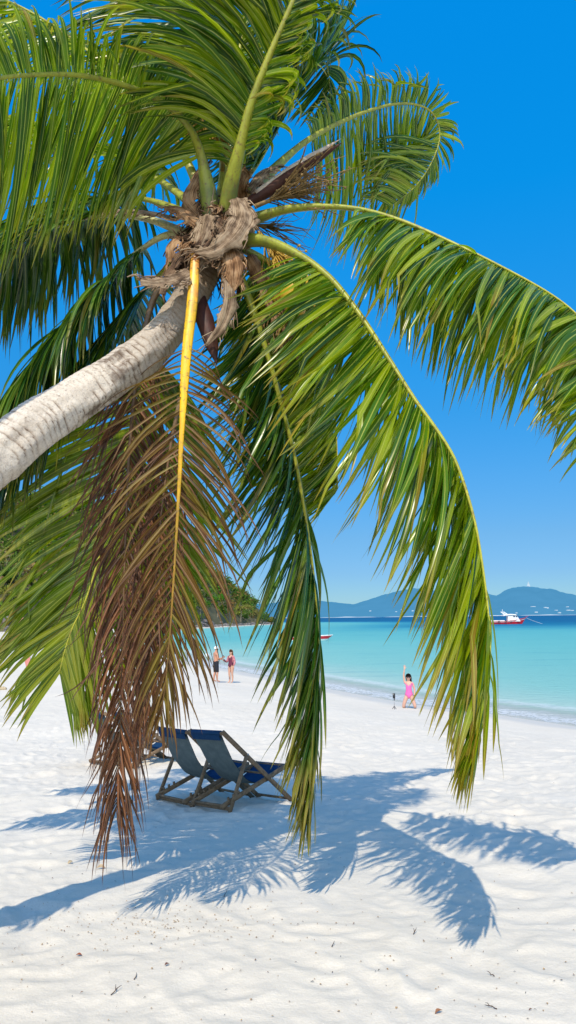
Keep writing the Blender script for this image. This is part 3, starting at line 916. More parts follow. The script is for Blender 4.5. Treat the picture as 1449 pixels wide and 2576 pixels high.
ribbon('leaf_sheath', [P(500, 540, 4.55), P(470, 500, 4.55), P(490, 450, 4.58), P(515, 400, 4.6)], [0.10, 0.12, 0.10, 0.04], (-0.4, -0.9, 0.2), M['fibre_rust'], 0.5, 10)
ribbon('leaf_sheath', [P(600, 500, 4.6), P(600, 470, 4.55), P(612, 440, 4.55), P(600, 430, 4.58)], [0.10, 0.11, 0.09, 0.04], (0.2, -0.9, 0.3), M['fibre_rust'], -0.7, 11)
ribbon('leaf_sheath', [P(620, 480, 4.7), P(660, 430, 4.75), P(700, 415, 4.8)], [0.08, 0.09, 0.03], (0.1, -0.7, 0.7), M['fibre'], 0.7, 12)
ribbon('leaf_sheath', [P(445, 590, 4.55), P(425, 620, 4.5), P(425, 660, 4.5)], [0.08, 0.10, 0.05], (-0.5, -0.8, 0.2), M['fibre_rust'], 0.5, 13)
ribbon('leaf_sheath', [P(630, 640, 4.55), P(655, 690, 4.55), P(672, 740, 4.56), P(700, 800, 4.58), P(745, 870, 4.6)], [0.08, 0.09, 0.06, 0.05, 0.02], (0.3, -1, 0.1), M['fibre_rust'], 0.6, 14)
# smaller torn husks all round the hub
_hr = random.Random(77)
_c = P(542, 590, 4.66)
_ax = (P(552, 520, 4.7) - P(525, 650, 4.6)).normalized()
_s1 = Vector((1, 0, 0)); _s1 = (_s1 - _ax * _s1.dot(_ax)).normalized(); _s2 = _ax.cross(_s1)
for q_ in range(22):
    an = _hr.uniform(-0.2, 3.4)
    o_ = _s1 * math.cos(an) - _s2 * math.sin(an)
    if o_.y > 0.4: o_ = -o_
    b_ = _c + _ax * _hr.uniform(-0.22, 0.16) + o_ * _hr.uniform(0.10, 0.13)
    l_ = _hr.uniform(0.12, 0.26); dn = _hr.choice((-1, -1, 1))
    p1 = b_ + _ax * (dn * l_ * 0.4) + o_ * _hr.uniform(0.02, 0.06)
    p2 = p1 + _ax * (dn * l_ * 0.4) + o_ * _hr.uniform(0.0, 0.07) + Vector((_hr.gauss(0, .03), _hr.gauss(0, .03), -0.03))
    p3 = p2 + Vector((_hr.gauss(0, .03), _hr.gauss(0, .03), -0.05)) + _ax * (dn * 0.03)
    w_ = _hr.uniform(0.04, 0.085)
    ribbon('leaf_sheath', [b_, p1, p2, p3], [w_ * 1.2, w_, w_ * 0.7, w_ * 0.15], o_ + Vector((_hr.gauss(0, .3), _hr.gauss(0, .3), _hr.gauss(0, .3))), M[_hr.choice(('fibre', 'fibre_dark', 'fibre_rust', 'fibre_rust'))], _hr.uniform(0.1, 0.5), 40 + q_, rag=0.3)
# dried flap on top of the left petiole
ribbon('leaf_sheath', [P(440, 545, 4.6), P(360, 530, 4.64), P(260, 530, 4.7), P(160, 552, 4.78)], [0.06, 0.08, 0.05, 0.01], (0, -0.6, 0.8), M['fibre'], 0.7, 15)
# rough fibre core between the petioles
mb = MB()
for k in range(420):
    a = random.uniform(0, 6.28); hgt = random.uniform(-0.30, 0.22)
    c = P(540, 585, 4.66) - POFF
    r0 = 0.12 + 0.03 * random.random()
    up = (P(548, 540, 4.69) - P(525, 640, 4.60)).normalized()
    s1 = up.orthogonal().normalized(); s2 = up.cross(s1)
    o1 = s1 * math.cos(a) + s2 * math.sin(a)
    p0 = c + up * hgt + o1 * r0
    p1 = p0 + o1 * random.uniform(0.01, 0.06) + up * random.uniform(-0.10, 0.04) + Vector((random.gauss(0, 0.02), random.gauss(0, 0.02), -0.03))
    p2 = p1 + o1 * random.uniform(-0.01, 0.05) + Vector((random.gauss(0, 0.03), random.gauss(0, 0.03), -0.06))
    add_tube(mb, [p0, p1, p2], [0.008, 0.006, 0.001], 4, (random.random(), random.random(), 0), caps=False)
mb.build('crown_fibre', M['fibre_dark'], palm)


def spathe(pts, r, mat, pale=None, label=None):
    c = catmull(local(pts), 24)
    mb = MB()
    n = len(c)
    rad = [r * lerpv([0, 0.1, 0.4, 0.75, 1], [0.35, 0.55, 1.0, 0.75, 0.02], i / (n - 1)) for i in range(n)]
    add_tube(mb, c, rad, 14, [(i * 0.02, i / n, 0.2) for i in range(n)], up=(0.2, -1, 0.1), flat=0.75)
    o = mb.build('flower_spathe', mat, palm)
    if label: o['label'] = label
    if pale:
        m2 = MB()
        add_tube(m2, [p + Vector((-0.010, -0.012, 0.018)) for p in c[5:]], [x * 0.62 for x in rad[5:]], 10, (0, 0, 0), up=(0.2, -1, 0.1), flat=0.7)
        m2.build('spathe_lining', pale, o)
    return o


spathe([P(590, 530, 4.62), P(690, 470, 4.55), P(735, 437, 4.5), P(790, 402, 4.45), P(862, 358, 4.38)], 0.052, M['spathe'], M['spathe_pale'], label='pointed purple brown spathe with a pale lining')
spathe([P(505, 735, 4.5), P(512, 790, 4.44), P(528, 850, 4.40), P(546, 918, 4.38)], 0.058, M['spathe'], None, label='dark pointed spathe hanging below the crown')
spathe([P(600, 640, 4.6), P(650, 690, 4.62), P(690, 760, 4.64), P(720, 840, 4.66)], 0.05, M['fibre_rust'])


def flowers(name, base, tips, spread, cnt, mat, seed, r=0.0035, beads=True, label=None):
    rnd = random.Random(seed)
    mb = MB()
    base = Vector(base) - POFF; tips = Vector(tips) - POFF
    axis = tips - base; L = axis.length
    add_tube(mb, catmull([base, base + axis * 0.35], 6), [0.016, 0.015, 0.014, 0.012, 0.010, 0.006], 8)
    for k in range(cnt):
        p = base + axis * rnd.uniform(0.12, 0.4)
        d = (axis.normalized() + Vector((rnd.gauss(0, spread), rnd.gauss(0, spread), rnd.gauss(0, spread)))).normalized()
        pts = [p]; l = L * rnd.uniform(0.35, 0.8) / 6
        for i in range(6):
            d = (d + Vector((rnd.gauss(0, 0.16), rnd.gauss(0, 0.16), rnd.gauss(0, 0.16) - 0.03))).normalized()
            pts.append(pts[-1] + d * l)
        add_tube(mb, pts, [r * 1.5, r * 1.3, r * 1.2, r, r, r * 0.8, r * 0.4], 5)
        if beads:
            for i in range(2, 7):
                if rnd.random() < 0.7:
                    add_ball(mb, pts[i] + Vector((rnd.gauss(0, .006), rnd.gauss(0, .006), rnd.gauss(0, .006))), rnd.uniform(0.004, 0.010), 5, 4)
    o = mb.build(name, mat, palm)
    if label: o['label'] = label
    return o


flowers('flower_stalk', P(640, 520, 4.5), P(860, 430, 4.45), 0.30, 70, M['flower_dry'], 1, 0.0038, label='dry branching flower stalk beside the pointed spathe')
flowers('flower_stalk', P(650, 585, 4.55), P(760, 720, 4.5), 0.32, 55, M['flower'], 2, 0.004)
flowers('flower_stalk', P(520, 430, 4.62), P(455, 215, 4.6), 0.28, 80, M['flower'], 3, 0.0045, label='yellow flower spray between the upper fronds')
flowers('flower_stalk', P(560, 430, 4.64), P(565, 290, 4.6), 0.32, 55, M['flower'], 4, 0.0042)
flowers('flower_stalk', P(660, 700, 4.62), P(745, 900, 4.62), 0.16, 60, M['flower_dry'], 5, 0.004)
flowers('flower_stalk', P(600, 560, 4.7), P(800, 590, 4.8), 0.28, 36, M['flower_dry'], 6, 0.0025, beads=False)
for (px, py, Y, r, lab) in ((747, 738, 4.5, 0.115, 'ripe yellow coconut behind the right frond'), (700, 745, 4.68, 0.10, None), (640, 300, 4.9, 0.10, None), (800, 650 + 130, 4.75, 0.10, None)):
    mb = MB()
    c = P(px, py, Y) - POFF
    nu, nv = 18, 14
    V = []
    for j in range(nv + 1):
        th = math.pi * j / nv
        for i in range(nu):
            a = 2 * math.pi * i / nu
            rr2 = r * (1 + 0.05 * math.cos(3 * a)) * math.sin(th) ** 0.9
            V.append(c + Vector((rr2 * math.cos(a), rr2 * math.sin(a), 1.2 * r * math.cos(th))))
    Fc = [(j * nu + i, (j + 1) * nu + i, (j + 1) * nu + (i + 1) % nu, j * nu + (i + 1) % nu) for j in range(nv) for i in range(nu)]
    mb.add(V, Fc)
    add_tube(mb, [c + Vector((0, 0, 1.15 * r)), c + Vector((0, 0, 1.5 * r))], [0.03, 0.02], 8)
    o = mb.build('coconut', M['coconut'], palm)
    if lab: o['label'] = lab

# ------------------------------------------------------------------ deck chairs
M['wood'] = simple('weathered_wood', (0.26, 0.175, 0.105), (0.13, 0.085, 0.05), 9, 0.7, 0.004, 0.2, stretch=(3, 3, 3))
M['canvas_blue'] = simple('blue_canvas', (0.012, 0.050, 0.125), (0.008, 0.036, 0.092), 30, 0.8, 0.002, 0.1)
M['canvas_back'] = simple('faded_canvas_back', (0.125, 0.155, 0.155), (0.085, 0.11, 0.115), 14, 0.85, 0.002, 0.1)
HWD = 0.285


def make_chair():
    root = empty('deck_chair')
    A = ((0.0, 0.86), (1.12, 0.015)); B = ((0.02, 0.075), (1.04, 0.43)); Cc = ((0.34, 0.605), (0.09, 0.02))

    def side(mb, seg, yy, w=0.028, h=0.052):
        (x0, z0), (x1, z1) = seg
        add_bar(mb, (x0, yy, z0), (x1, yy, z1), w, h, up=(0, 1, 0) if False else (-(z1 - z0), 0, (x1 - x0)))
    mb = MB()
    for sgn in (-1, 1): side(mb, A, sgn * HWD)
    add_tube(mb, [Vector((0.01, -HWD, 0.845)), Vector((0.01, HWD, 0.845))], 0.019, 10)
    add_bar(mb, (1.06, -HWD, 0.062), (1.06, HWD, 0.062), 0.04, 0.025)
    add_bar(mb, (0.60, -HWD, 0.385), (0.60, HWD, 0.385), 0.035, 0.022)
    mb.build('back_frame', M['wood'], root)
    mb = MB()
    for sgn in (-1, 1): side(mb, B, sgn * (HWD - 0.034))
    add_tube(mb, [Vector((1.03, -HWD + 0.034, 0.425)), Vector((1.03, HWD - 0.034, 0.425))], 0.018, 10)
    add_bar(mb, (0.06, -HWD + 0.034, 0.088), (0.06, HWD - 0.034, 0.088), 0.035, 0.022)
    # notches for the prop bar
    for sgn in (-1, 1):
        for k in range(3):
            xx = 0.13 + 0.075 * k
            zz = 0.075 + (xx - 0.02) * 0.348 + 0.034
            add_bar(mb, (xx, sgn * (HWD - 0.034), zz - 0.015), (xx - 0.008, sgn * (HWD - 0.034), zz + 0.022), 0.026, 0.018, up=(0, 1, 0), bev=0.003)
    mb.build('seat_frame', M['wood'], root)
    mb = MB()
    for sgn in (-1, 1): side(mb, Cc, sgn * (HWD + 0.030), 0.026, 0.046)
    add_bar(mb, (0.10, -HWD - 0.03, 0.055), (0.10, HWD + 0.03, 0.055), 0.028, 0.040)
    mb.build('prop_frame', M['wood'], root)
    for sgn in (-1, 1):
        for (bx, bz) in ((0.34, 0.605), (0.717, 0.318)):
            mb = MB()
            add_tube(mb, [Vector((bx, sgn * (HWD + 0.046), bz)), Vector((bx, sgn * (HWD + 0.052), bz))], 0.012, 10)
            mb.build('bolt', M['metal'], root)
    # canvas sling
    prof = catmull([Vector((-0.004, 0, 0.868)), Vector((0.10, 0, 0.69)), Vector((0.24, 0, 0.50)), Vector((0.40, 0, 0.345)), Vector((0.58, 0, 0.272)), Vector((0.78, 0, 0.295)), Vector((0.93, 0, 0.375)), Vector((1.05, 0, 0.447))], 40)
    mb = MB()
    W = 9; hw = HWD - 0.055
    for layer in (0, 1):
        V = []
        for i, p in enumerate(prof):
            T = (prof[min(i + 1, 39)] - prof[max(i - 1, 0)]).normalized()
            N = Vector((0, 1, 0)).cross(T); N = N if N.z > 0 else -N
            sag = math.sin(math.pi * i / 39)
            for j in range(W):
                v = j / (W - 1) * 2 - 1
                V.append(p + Vector((0, v * (hw + 0.020 * (1 - sag)), 0)) + N * (-0.012 * sag * (1 - v * v) + (0.0025 if layer else -0.0025)) + N * 0.004 * math.sin(i * 0.7 + v * 3) * sag)
        Fc = [(i * W + j, (i + 1) * W + j, (i + 1) * W + j + 1, i * W + j + 1) for i in range(39) for j in range(W - 1)]
        mb.add(V, Fc, None, 0 if layer else 1)
    sl = mb.build('canvas_sling', [M['canvas_blue'], M['canvas_back']], root)
    # blue hem rolled over the top rail
    mb = MB()
    add_tube(mb, [Vector((0.008, -hw - 0.015, 0.846)), Vector((0.008, hw + 0.015, 0.846))], 0.030, 12)
    hem = []
    for i in range(6):
        p = Vector((-0.014 + 0.017 * i, 0, 0.832 - 0.030 * i))
        hem.append(p)
    V = [h + Vector((-0.008, sg * (hw + 0.016), -0.004)) for h in hem for sg in (-1, 1)]
    mb.add(V, [(2 * i, 2 * i + 1, 2 * i + 3, 2 * i + 2) for i in range(2)])
    mb.build('hem', M['canvas_blue'], sl)
    return root


M['metal'] = simple('dull_steel', (0.45, 0.44, 0.42), (0.3, 0.28, 0.26), 40, 0.4, metallic=0.8)


def copy_tree(o, parent=None):
    c = o.copy(); COL.objects.link(c)
    if parent is not None: c.parent = parent
    for ch in list(o.children): copy_tree(ch, c)
    return c


f1 = G(577, 2043); f2 = G(497, 2013)
wv = (f2 - f1); wv.z = 0
yaw = math.radians(46)
chair = make_chair()
rot = Matrix.Rotation(yaw, 3, 'Z')
SLOPE = math.atan(0.05)


def place(o, foot, lx, ly, yw):
    r = Matrix.Rotation(yw, 3, 'Z')
    off = r @ Vector((lx, ly, 0))
    loc = Vector((foot.x - off.x, foot.y - off.y, 0))
    fw = r @ Vector((1, 0, 0)); lf = r @ Vector((0, 1, 0))
    gz = lambda v: float(sand_z(np.array([v.x]), np.array([v.y]))[0])
    pts = [loc + fw * 0.1 - lf * 0.28, loc + fw * 0.1 + lf * 0.28, loc + fw * 1.1 - lf * 0.28, loc + fw * 1.1 + lf * 0.28]
    h = [gz(p) for p in pts]
    pit = math.atan2(((h[2] + h[3]) - (h[0] + h[1])) / 2, 1.0)
    rol = math.atan2(((h[1] + h[3]) - (h[0] + h[2])) / 2, 0.57)
    o.rotation_euler = (Matrix.Rotation(yw, 3, 'Z') @ Matrix.Rotation(-pit, 3, 'Y') @ Matrix.Rotation(rol, 3, 'X')).to_euler()
    loc.z = (h[0] + h[1]) / 2 - math.sin(pit) * 0.1 - 0.025
    o.location = loc


GRP = 'wooden deck chairs on the sand'
place(chair, f1, 0.09, -0.31, yaw)
tag(chair, 'nearest wooden deck chair with faded blue canvas, right of its pair, in palm shade', 'deck chair', GRP)
c2 = copy_tree(chair)
place(c2, f1 + rot @ Vector((0.0, 0.66, 0)), 0.09, -0.31, yaw + 0.02)
c2['label'] = 'deck chair just left of the nearest one, its back overlapped by the dead frond tips'
f3 = G(230, 1921)
c3 = copy_tree(chair)
place(c3, f3, 0.09, 0.31, yaw - 0.06)
c3['label'] = 'farthest left deck chair, its blue top corner showing left of the brown frond'
c4 = copy_tree(chair)
place(c4, f3 - rot @ Vector((0, 0.68, 0)), 0.09, 0.31, yaw - 0.03)
c4['label'] = 'deck chair half hidden behind the hanging brown frond, blue seat edge showing on its right'

# ------------------------------------------------------------------ people
SKIN = {}


def skin_mat(name, c):
    mt, nt, out = new_mat(name)
    g = NT(nt)
    b = g.n('ShaderNodeBsdfPrincipled')
    nz = g.noise(7, 3)
    g.l(g.ramp(nz.outputs['Fac'], [(0.3, tuple(v * 0.85 for v in c)), (0.7, c)]).outputs['Color'], b.inputs['Base Color'])
    b.inputs['Roughness'].default_value = 0.5
    b.inputs['Specular IOR Level'].default_value = 0.3
    g.l(b.outputs[0], out.inputs[0])
    return mt


M['skin_tan'] = skin_mat('tanned_skin', (0.56, 0.27, 0.17))
M['skin_fair'] = skin_mat('fair_skin', (0.64, 0.36, 0.25))
M['skin_pink'] = skin_mat('pinkish_skin', (0.66, 0.38, 0.28))  # kneeling woman's own skin tone, a little pinker
M['black_cloth'] = simple('black_cloth', (0.018, 0.020, 0.028), None, 30, 0.8)
M['white_cloth'] = simple('white_cloth', (0.80, 0.79, 0.76), (0.70, 0.69, 0.66), 20, 0.8)
M['burgundy'] = simple('burgundy_swimsuit', (0.15, 0.030, 0.060), (0.11, 0.022, 0.045), 30, 0.6)
M['pinkshirt'] = simple('pink_patterned_shirt', (0.66, 0.30, 0.32), (0.34, 0.08, 0.10), 16, 0.8)
M['hotpink'] = simple('hot_pink_swimsuit', (0.85, 0.16, 0.44), (0.80, 0.12, 0.36), 6, 0.6)
M['hair_dark'] = simple('dark_hair', (0.030, 0.016, 0.012), None, 60, 0.45, stretch=(1, 1, 0.2))
M['hair_brown'] = simple('light_brown_hair', (0.24, 0.14, 0.07), (0.13, 0.07, 0.035), 60, 0.5, stretch=(1, 1, 0.2))
M['black_plastic'] = simple('black_plastic', (0.02, 0.02, 0.024), None, 40, 0.35, spec=0.5)


def hand(J, B, wrist, fdir, pdir, r, curl=0.3):
    """palm and five fingers as skin chains; fdir: finger direction, pdir: thumb side"""
    fdir = Vector(fdir).normalized(); pdir = Vector(pdir); pdir = (pdir - fdir * pdir.dot(fdir)).normalized()
    nrm = fdir.cross(pdir)
    w = J[wrist][0]
    J['%s_palm' % wrist] = (w + fdir * 0.055, 0.024); B.append((wrist, '%s_palm' % wrist))
    for k, (off, ln) in enumerate(((0.030, 0.075), (0.010, 0.085), (-0.010, 0.078), (-0.030, 0.062))):
        a = '%s_f%da' % (wrist, k); b = '%s_f%db' % (wrist, k); c = '%s_f%dc' % (wrist, k)
        p0 = w + fdir * 0.095 + pdir * off
        J[a] = (p0, 0.0095); J[b] = (p0 + fdir * ln * 0.5 + nrm * curl * 0.02, 0.0088); J[c] = (p0 + fdir * ln * (1 - 0.2 * curl) + nrm * curl * 0.05, 0.007)
        B += [('%s_palm' % wrist, a), (a, b), (b, c)]
    p0 = w + fdir * 0.045 + pdir * 0.040
    J['%s_ta' % wrist] = (p0, 0.012); J['%s_tb' % wrist] = (p0 + fdir * 0.035 + pdir * 0.025, 0.010)
    J['%s_tc' % wrist] = (p0 + fdir * 0.062 + pdir * 0.028 + nrm * curl * 0.02, 0.008)
    B += [('%s_palm' % wrist, '%s_ta' % wrist), ('%s_ta' % wrist, '%s_tb' % wrist), ('%s_tb' % wrist, '%s_tc' % wrist)]


def grow(J, B, root):
    names = list(J); ix = {k: i for i, k in enumerate(names)}
    me = bpy.data.meshes.new('tmp')
    me.from_pydata([tuple(J[k][0]) for k in names], [(ix[a], ix[b]) for a, b in B], [])
    o = bpy.data.objects.new('tmp', me); COL.objects.link(o)
    o.modifiers.new('s', 'SKIN')
    if not me.skin_vertices: 
        bpy.context.view_layer.objects.active = o
    sv = me.skin_vertices[0].data if me.skin_vertices else None
    if sv is None:
        bpy.context.view_layer.update()
        sv = me.skin_vertices[0].data
    for k in names:
        r = J[k][1]
        sv[ix[k]].radius = r if hasattr(r, '__len__') else (r, r)
        sv[ix[k]].use_root = (k == root)
    sb = o.modifiers.new('d', 'SUBSURF'); sb.levels = 2; sb.render_levels = 2
    dg = bpy.context.evaluated_depsgraph_get()
    dg.update()
    ev = o.evaluated_get(dg)
    out = bpy.data.meshes.new_from_object(ev)
    bpy.data.objects.remove(o); bpy.data.meshes.remove(me)
    out.polygons.foreach_set('use_smooth', [True] * len(out.polygons))
    return out


def clothing(name, body, test, off, mat, parent):
    """faces of the body inside the region, pushed outwards along their normals"""
    bm = bmesh.new(); bm.from_mesh(body)
    bm.normal_update()
    for v in bm.verts: v.co += v.normal * off(v.co) if callable(off) else v.normal * off
    kill = [f for f in bm.faces if not test(f.calc_center_median())]
    bmesh.ops.delete(bm, geom=kill, context='FACES')
    me = bpy.data.meshes.new(name); bm.to_mesh(me); bm.free()
    me.materials.clear()
    o = link(name, me, mat, parent)
    me.polygons.foreach_set('use_smooth', [True] * len(me.polygons))
    sm = o.modifiers.new('thickness', 'SOLIDIFY'); sm.thickness = 0.004; sm.offset = -1
    return o


def face_bits(root, head, fwd, mat, r=0.10, brow=True):
    """nose, mouth, eyes and ears placed on the head"""
    fwd = Vector(fwd).normalized(); side = fwd.cross(Vector((0, 0, 1))).normalized(); up = Vector((0, 0, 1))
    h = Vector(head)
    mb = MB()
    add_ball(mb, h + fwd * (r * 0.98) - up * 0.012, (0.014, 0.018, 0.022), 8, 6)
    mb.build('nose', mat, root)
    for s in (-1, 1):
        mb = MB(); add_ball(mb, h + side * s * r * 0.80 - up * 0.005, (0.012, 0.018, 0.030), 8, 6)
        mb.build('ear', mat, root)
    mb = MB()
    add_ball(mb, h + fwd * (r * 0.90) - up * 0.052, (0.022, 0.012, 0.007), 8, 6)
    mb.build('mouth', M['mouth'], root)
    for s in (-1, 1):
        mb = MB(); add_ball(mb, h + fwd * r * 0.84 + side * s * 0.034 + up * 0.012, 0.011, 8, 6)
        mb.build('eye', M['black_plastic'], root)


M['mouth'] = simple('lip', (0.45, 0.12, 0.11), None, 20, 0.5)


def V3(*a): return Vector(a)


def standing(J, B, h, foot_w=0.10, stance=0.0, male=True):
    """x right of the person, y forward, z up"""
    k = h / 1.75
    s = 0.20 if male else 0.165
    J['pelvis'] = (V3(0, 0, 0.95) * k, 0.135 if male else 0.14)
    J['waist'] = (V3(0, 0.01, 1.10) * k, 0.125 if male else 0.105)
    J['chest'] = (V3(0, 0.0, 1.29) * k, 0.145 if male else 0.122)
    J['upper'] = (V3(0, -0.01, 1.40) * k, 0.105 if male else 0.09)
    J['neck'] = (V3(0, 0.0, 1.50) * k, 0.055 if male else 0.046)
    J['jaw'] = (V3(0, 0.03, 1.575) * k, 0.066)
    J['head'] = (V3(0, 0.02, 1.655) * k, 0.088)
    B += [('pelvis', 'waist'), ('waist', 'chest'), ('chest', 'upper'), ('upper', 'neck'), ('neck', 'jaw'), ('jaw', 'head')]
    for n, sg in (('r', 1), ('l', -1)):
        J['sh' + n] = (V3(sg * s, -0.01, 1.405) * k, 0.062 if male else 0.048)
        J['hip' + n] = (V3(sg * 0.095, 0, 0.86) * k, 0.095)
        J['thigh' + n] = (V3(sg * (0.10 + foot_w * 0.2), 0.01, 0.68) * k, 0.082)
        J['knee' + n] = (V3(sg * (0.10 + foot_w * 0.4), 0.02 + sg * stance * 0.5, 0.48) * k, 0.056)
        J['calf' + n] = (V3(sg * (0.10 + foot_w * 0.6), -0.015 + sg * stance * 0.7, 0.34) * k, 0.056)
        J['ank' + n] = (V3(sg * (0.10 + foot_w * 0.9), -0.02 + sg * stance, 0.085) * k, 0.036)
        J['toe' + n] = (V3(sg * (0.115 + foot_w), 0.13 + sg * stance, 0.03) * k, 0.030)
        B += [('upper', 'sh' + n), ('pelvis', 'hip' + n), ('hip' + n, 'thigh' + n), ('thigh' + n, 'knee' + n), ('knee' + n, 'calf' + n), ('calf' + n, 'ank' + n), ('ank' + n, 'toe' + n)]
    return k


# --- man seen from behind
J = {}; B = []
k = standing(J, B, 1.76, 0.06, 0.03, True)
J['elr'] = (V3(0.27, 0.02, 1.14) * k, 0.044); J['wrr'] = (V3(0.17, 0.27, 1.20) * k, 0.031)
J['ell'] = (V3(-0.27, 0.02, 1.13) * k, 0.044); J['wrl'] = (V3(-0.12, 0.25, 1.10) * k, 0.031)
B += [('shr', 'elr'), ('elr', 'wrr'), ('shl', 'ell'), ('ell', 'wrl')]
hand(J, B, 'wrr', (-0.3, 1, 0.35), (-0.6, 0, 0.8), 1, 0.5)
hand(J, B, 'wrl', (0.3, 1, 0.2), (0.5, 0, 0.8), 1, 0.5)
pos = G(543, 1716)
man = empty('person', pos, math.radians(-62))
tag(man, 'shirtless man in white cap and black shorts standing near the water, looking at a phone', 'person')
body = grow(J, B, 'pelvis')
link('body', body, M['skin_tan'], man)
shorts = clothing('shorts', body, lambda c: 0.50 < c.z < 1.03 and not (c.z < 1.0 and abs(c.x) > 0.26) and c.y < 0.2, 0.022, M['black_cloth'], man)
face_bits(man, J['head'][0] + V3(0, 0.0, -0.02), (0, 1, 0), M['skin_tan'])
mb = MB()
hc = J['head'][0]
nu, nv = 18, 8
V = []
for j in range(nv + 1):
    th = math.pi * 0.56 * j / nv
    for i in range(nu):
        a = 2 * math.pi * i / nu
        V.append(hc + V3(0.108 * math.sin(th) * math.cos(a), 0.122 * math.sin(th) * math.sin(a), 0.02 + 0.118 * math.cos(th)))
mb.add(V, [(j * nu + i, (j + 1) * nu + i, (j + 1) * nu + (i + 1) % nu, j * nu + (i + 1) % nu) for j in range(nv) for i in range(nu)])
br = []
for i in range(9):
    a = math.pi * (0.18 + 0.64 * i / 8)
    br += [hc + V3(0.106 * math.cos(a), 0.118 * math.sin(a), 0.0), hc + V3(0.11 * math.cos(a), 0.075 + 0.14 * math.sin(a), -0.012)]
mb.add(br, [(2 * i, 2 * i + 1, 2 * i + 3, 2 * i + 2) for i in range(8)])
mb.build('cap', M['white_cloth'], man)
mrot = Matrix.Rotation(math.radians(-62), 3, 'Z')
mb = MB()
pc = J['wrr'][0] + V3(-0.035, 0.11, 0.06)
add_bar(mb, (0, 0, -0.07), (0, 0, 0.07), 0.072, 0.011, up=(0, 1, 0), bev=0.004)
ph = mb.build('phone', M['black_plastic'])
ph.location = pos + mrot @ pc
ph.rotation_euler = (0.5, 0, math.radians(-62))
tag(ph, 'small black phone held in the hand of the man in the white cap', 'phone')

# --- woman in burgundy swimsuit
J = {}; B = []
k = standing(J, B, 1.66, -0.03, 0.03, False)
J['elr'] = (V3(0.23, 0.05, 1.14) * k, 0.036); J['wrr'] = (V3(0.20, 0.30, 1.18) * k, 0.026)
J['ell'] = (V3(-0.24, -0.03, 1.13) * k, 0.036); J['wrl'] = (V3(-0.23, 0.05, 0.90) * k, 0.026)
B += [('shr', 'elr'), ('elr', 'wrr'), ('shl', 'ell'), ('ell', 'wrl')]
hand(J, B, 'wrr', (0, 1, 0.45), (-0.6, 0, 0.8), 1, 0.4)
hand(J, B, 'wrl', (0, 0.1, -1), (0.2, 1, 0), 1, 0.4)
pos = G(581, 1718)
wom = empty('person', pos, math.radians(146))
tag(wom, 'woman in burgundy swimsuit and open pink shirt facing the man in the white cap', 'person')
body = grow(J, B, 'pelvis')
link('body', body, M['skin_fair'], wom)


def suit(c, top):
    if c.z > top or c.z < 0.76 or abs(c.x) > 0.17 + (0.02 if c.z < 1.1 else 0): return False
    if c.z < 0.90 and c.z < 0.76 + abs(c.x) * 1.15: return False
    if c.z > 1.18 and c.y > 0.02 and c.z > 1.20 + abs(c.x) * 1.3 + 0.05: return False
    return True


clothing('swimsuit', body, lambda c: suit(c, 1.36), 0.009, M['burgundy'], wom)
clothing('open_shirt', body, lambda c: (1.05 < c.z < 1.42 and (abs(c.x) > 0.125 or c.y < -0.02) and c.y < 0.20) or (0.9 < c.z < 1.2 and abs(c.x) > 0.20 and c.y < 0.18), 0.024, M['pinkshirt'], wom)
face_bits(wom, J['head'][0] + V3(0, 0, -0.02), (0, 1, 0), M['skin_fair'])


def hair(root, hc, mat, length, back=0.05, side=0.0):
    mb = MB()
    nu, nv = 20, 14
    V = []
    for j in range(nv + 1):
        u = j / nv
        for i in range(nu + 1):
            nw_ = 0.86 + 0.14 * min(1, u / 0.45)                          # open toward the face (+y)
            a = math.pi * (nw_ + (3 - 2 * nw_) * i / nu)
            if u < 0.45:
                th = math.pi * 0.5 * (u / 0.45)
                r = math.sin(th); zz = 0.03 + 0.105 * math.cos(th)
                V.append(hc + V3(0.102 * r * math.cos(a - math.pi), 0.112 * r * math.sin(a) - 0.012, zz))
            else:
                t = (u - 0.45) / 0.55
                V.append(hc + V3((0.102 + 0.016 * math.sin(i * 1.3)) * math.cos(a - math.pi) * (1 - 0.25 * t) + side * t, 0.112 * math.sin(a) * (1 - 0.30 * t) - 0.012 - back * t, 0.03 - length * t * (1 - 0.12 * math.sin(i * 2.1))))
    W = nu + 1
    mb.add(V, [(j * W + i, (j + 1) * W + i, (j + 1) * W + i + 1, j * W + i + 1) for j in range(nv) for i in range(nu)])
    o = mb.build('hair', mat, root)
    sm = o.modifiers.new('thickness', 'SOLIDIFY'); sm.thickness = 0.012
    return o


hair(wom, J['head'][0], M['hair_brown'], 0.24)

# --- kneeling woman in pink
J = {}; B = []
J['pelvis'] = (V3(0, 0, 0.53), 0.135); J['waist'] = (V3(0.0, 0.02, 0.68), 0.105); J['chest'] = (V3(0.0, 0.0, 0.86), 0.12)
J['upper'] = (V3(0, -0.01, 0.965), 0.09); J['neck'] = (V3(0, 0.0, 1.055), 0.044); J['jaw'] = (V3(0, 0.035, 1.12), 0.064); J['head'] = (V3(0, 0.025, 1.20), 0.086)
B += [('pelvis', 'waist'), ('waist', 'chest'), ('chest', 'upper'), ('upper', 'neck'), ('neck', 'jaw'), ('jaw', 'head')]
J['shr'] = (V3(0.155, -0.01, 0.99), 0.050); J['elr'] = (V3(0.185, 0.0, 1.27), 0.038); J['wrr'] = (V3(0.145, 0.03, 1.50), 0.027)
J['shl'] = (V3(-0.165, -0.01, 0.97), 0.050); J['ell'] = (V3(-0.225, 0.0, 0.72), 0.038); J['wrl'] = (V3(-0.215, 0.07, 0.50), 0.027)
B += [('upper', 'shr'), ('shr', 'elr'), ('elr', 'wrr'), ('upper', 'shl'), ('shl', 'ell'), ('ell', 'wrl')]
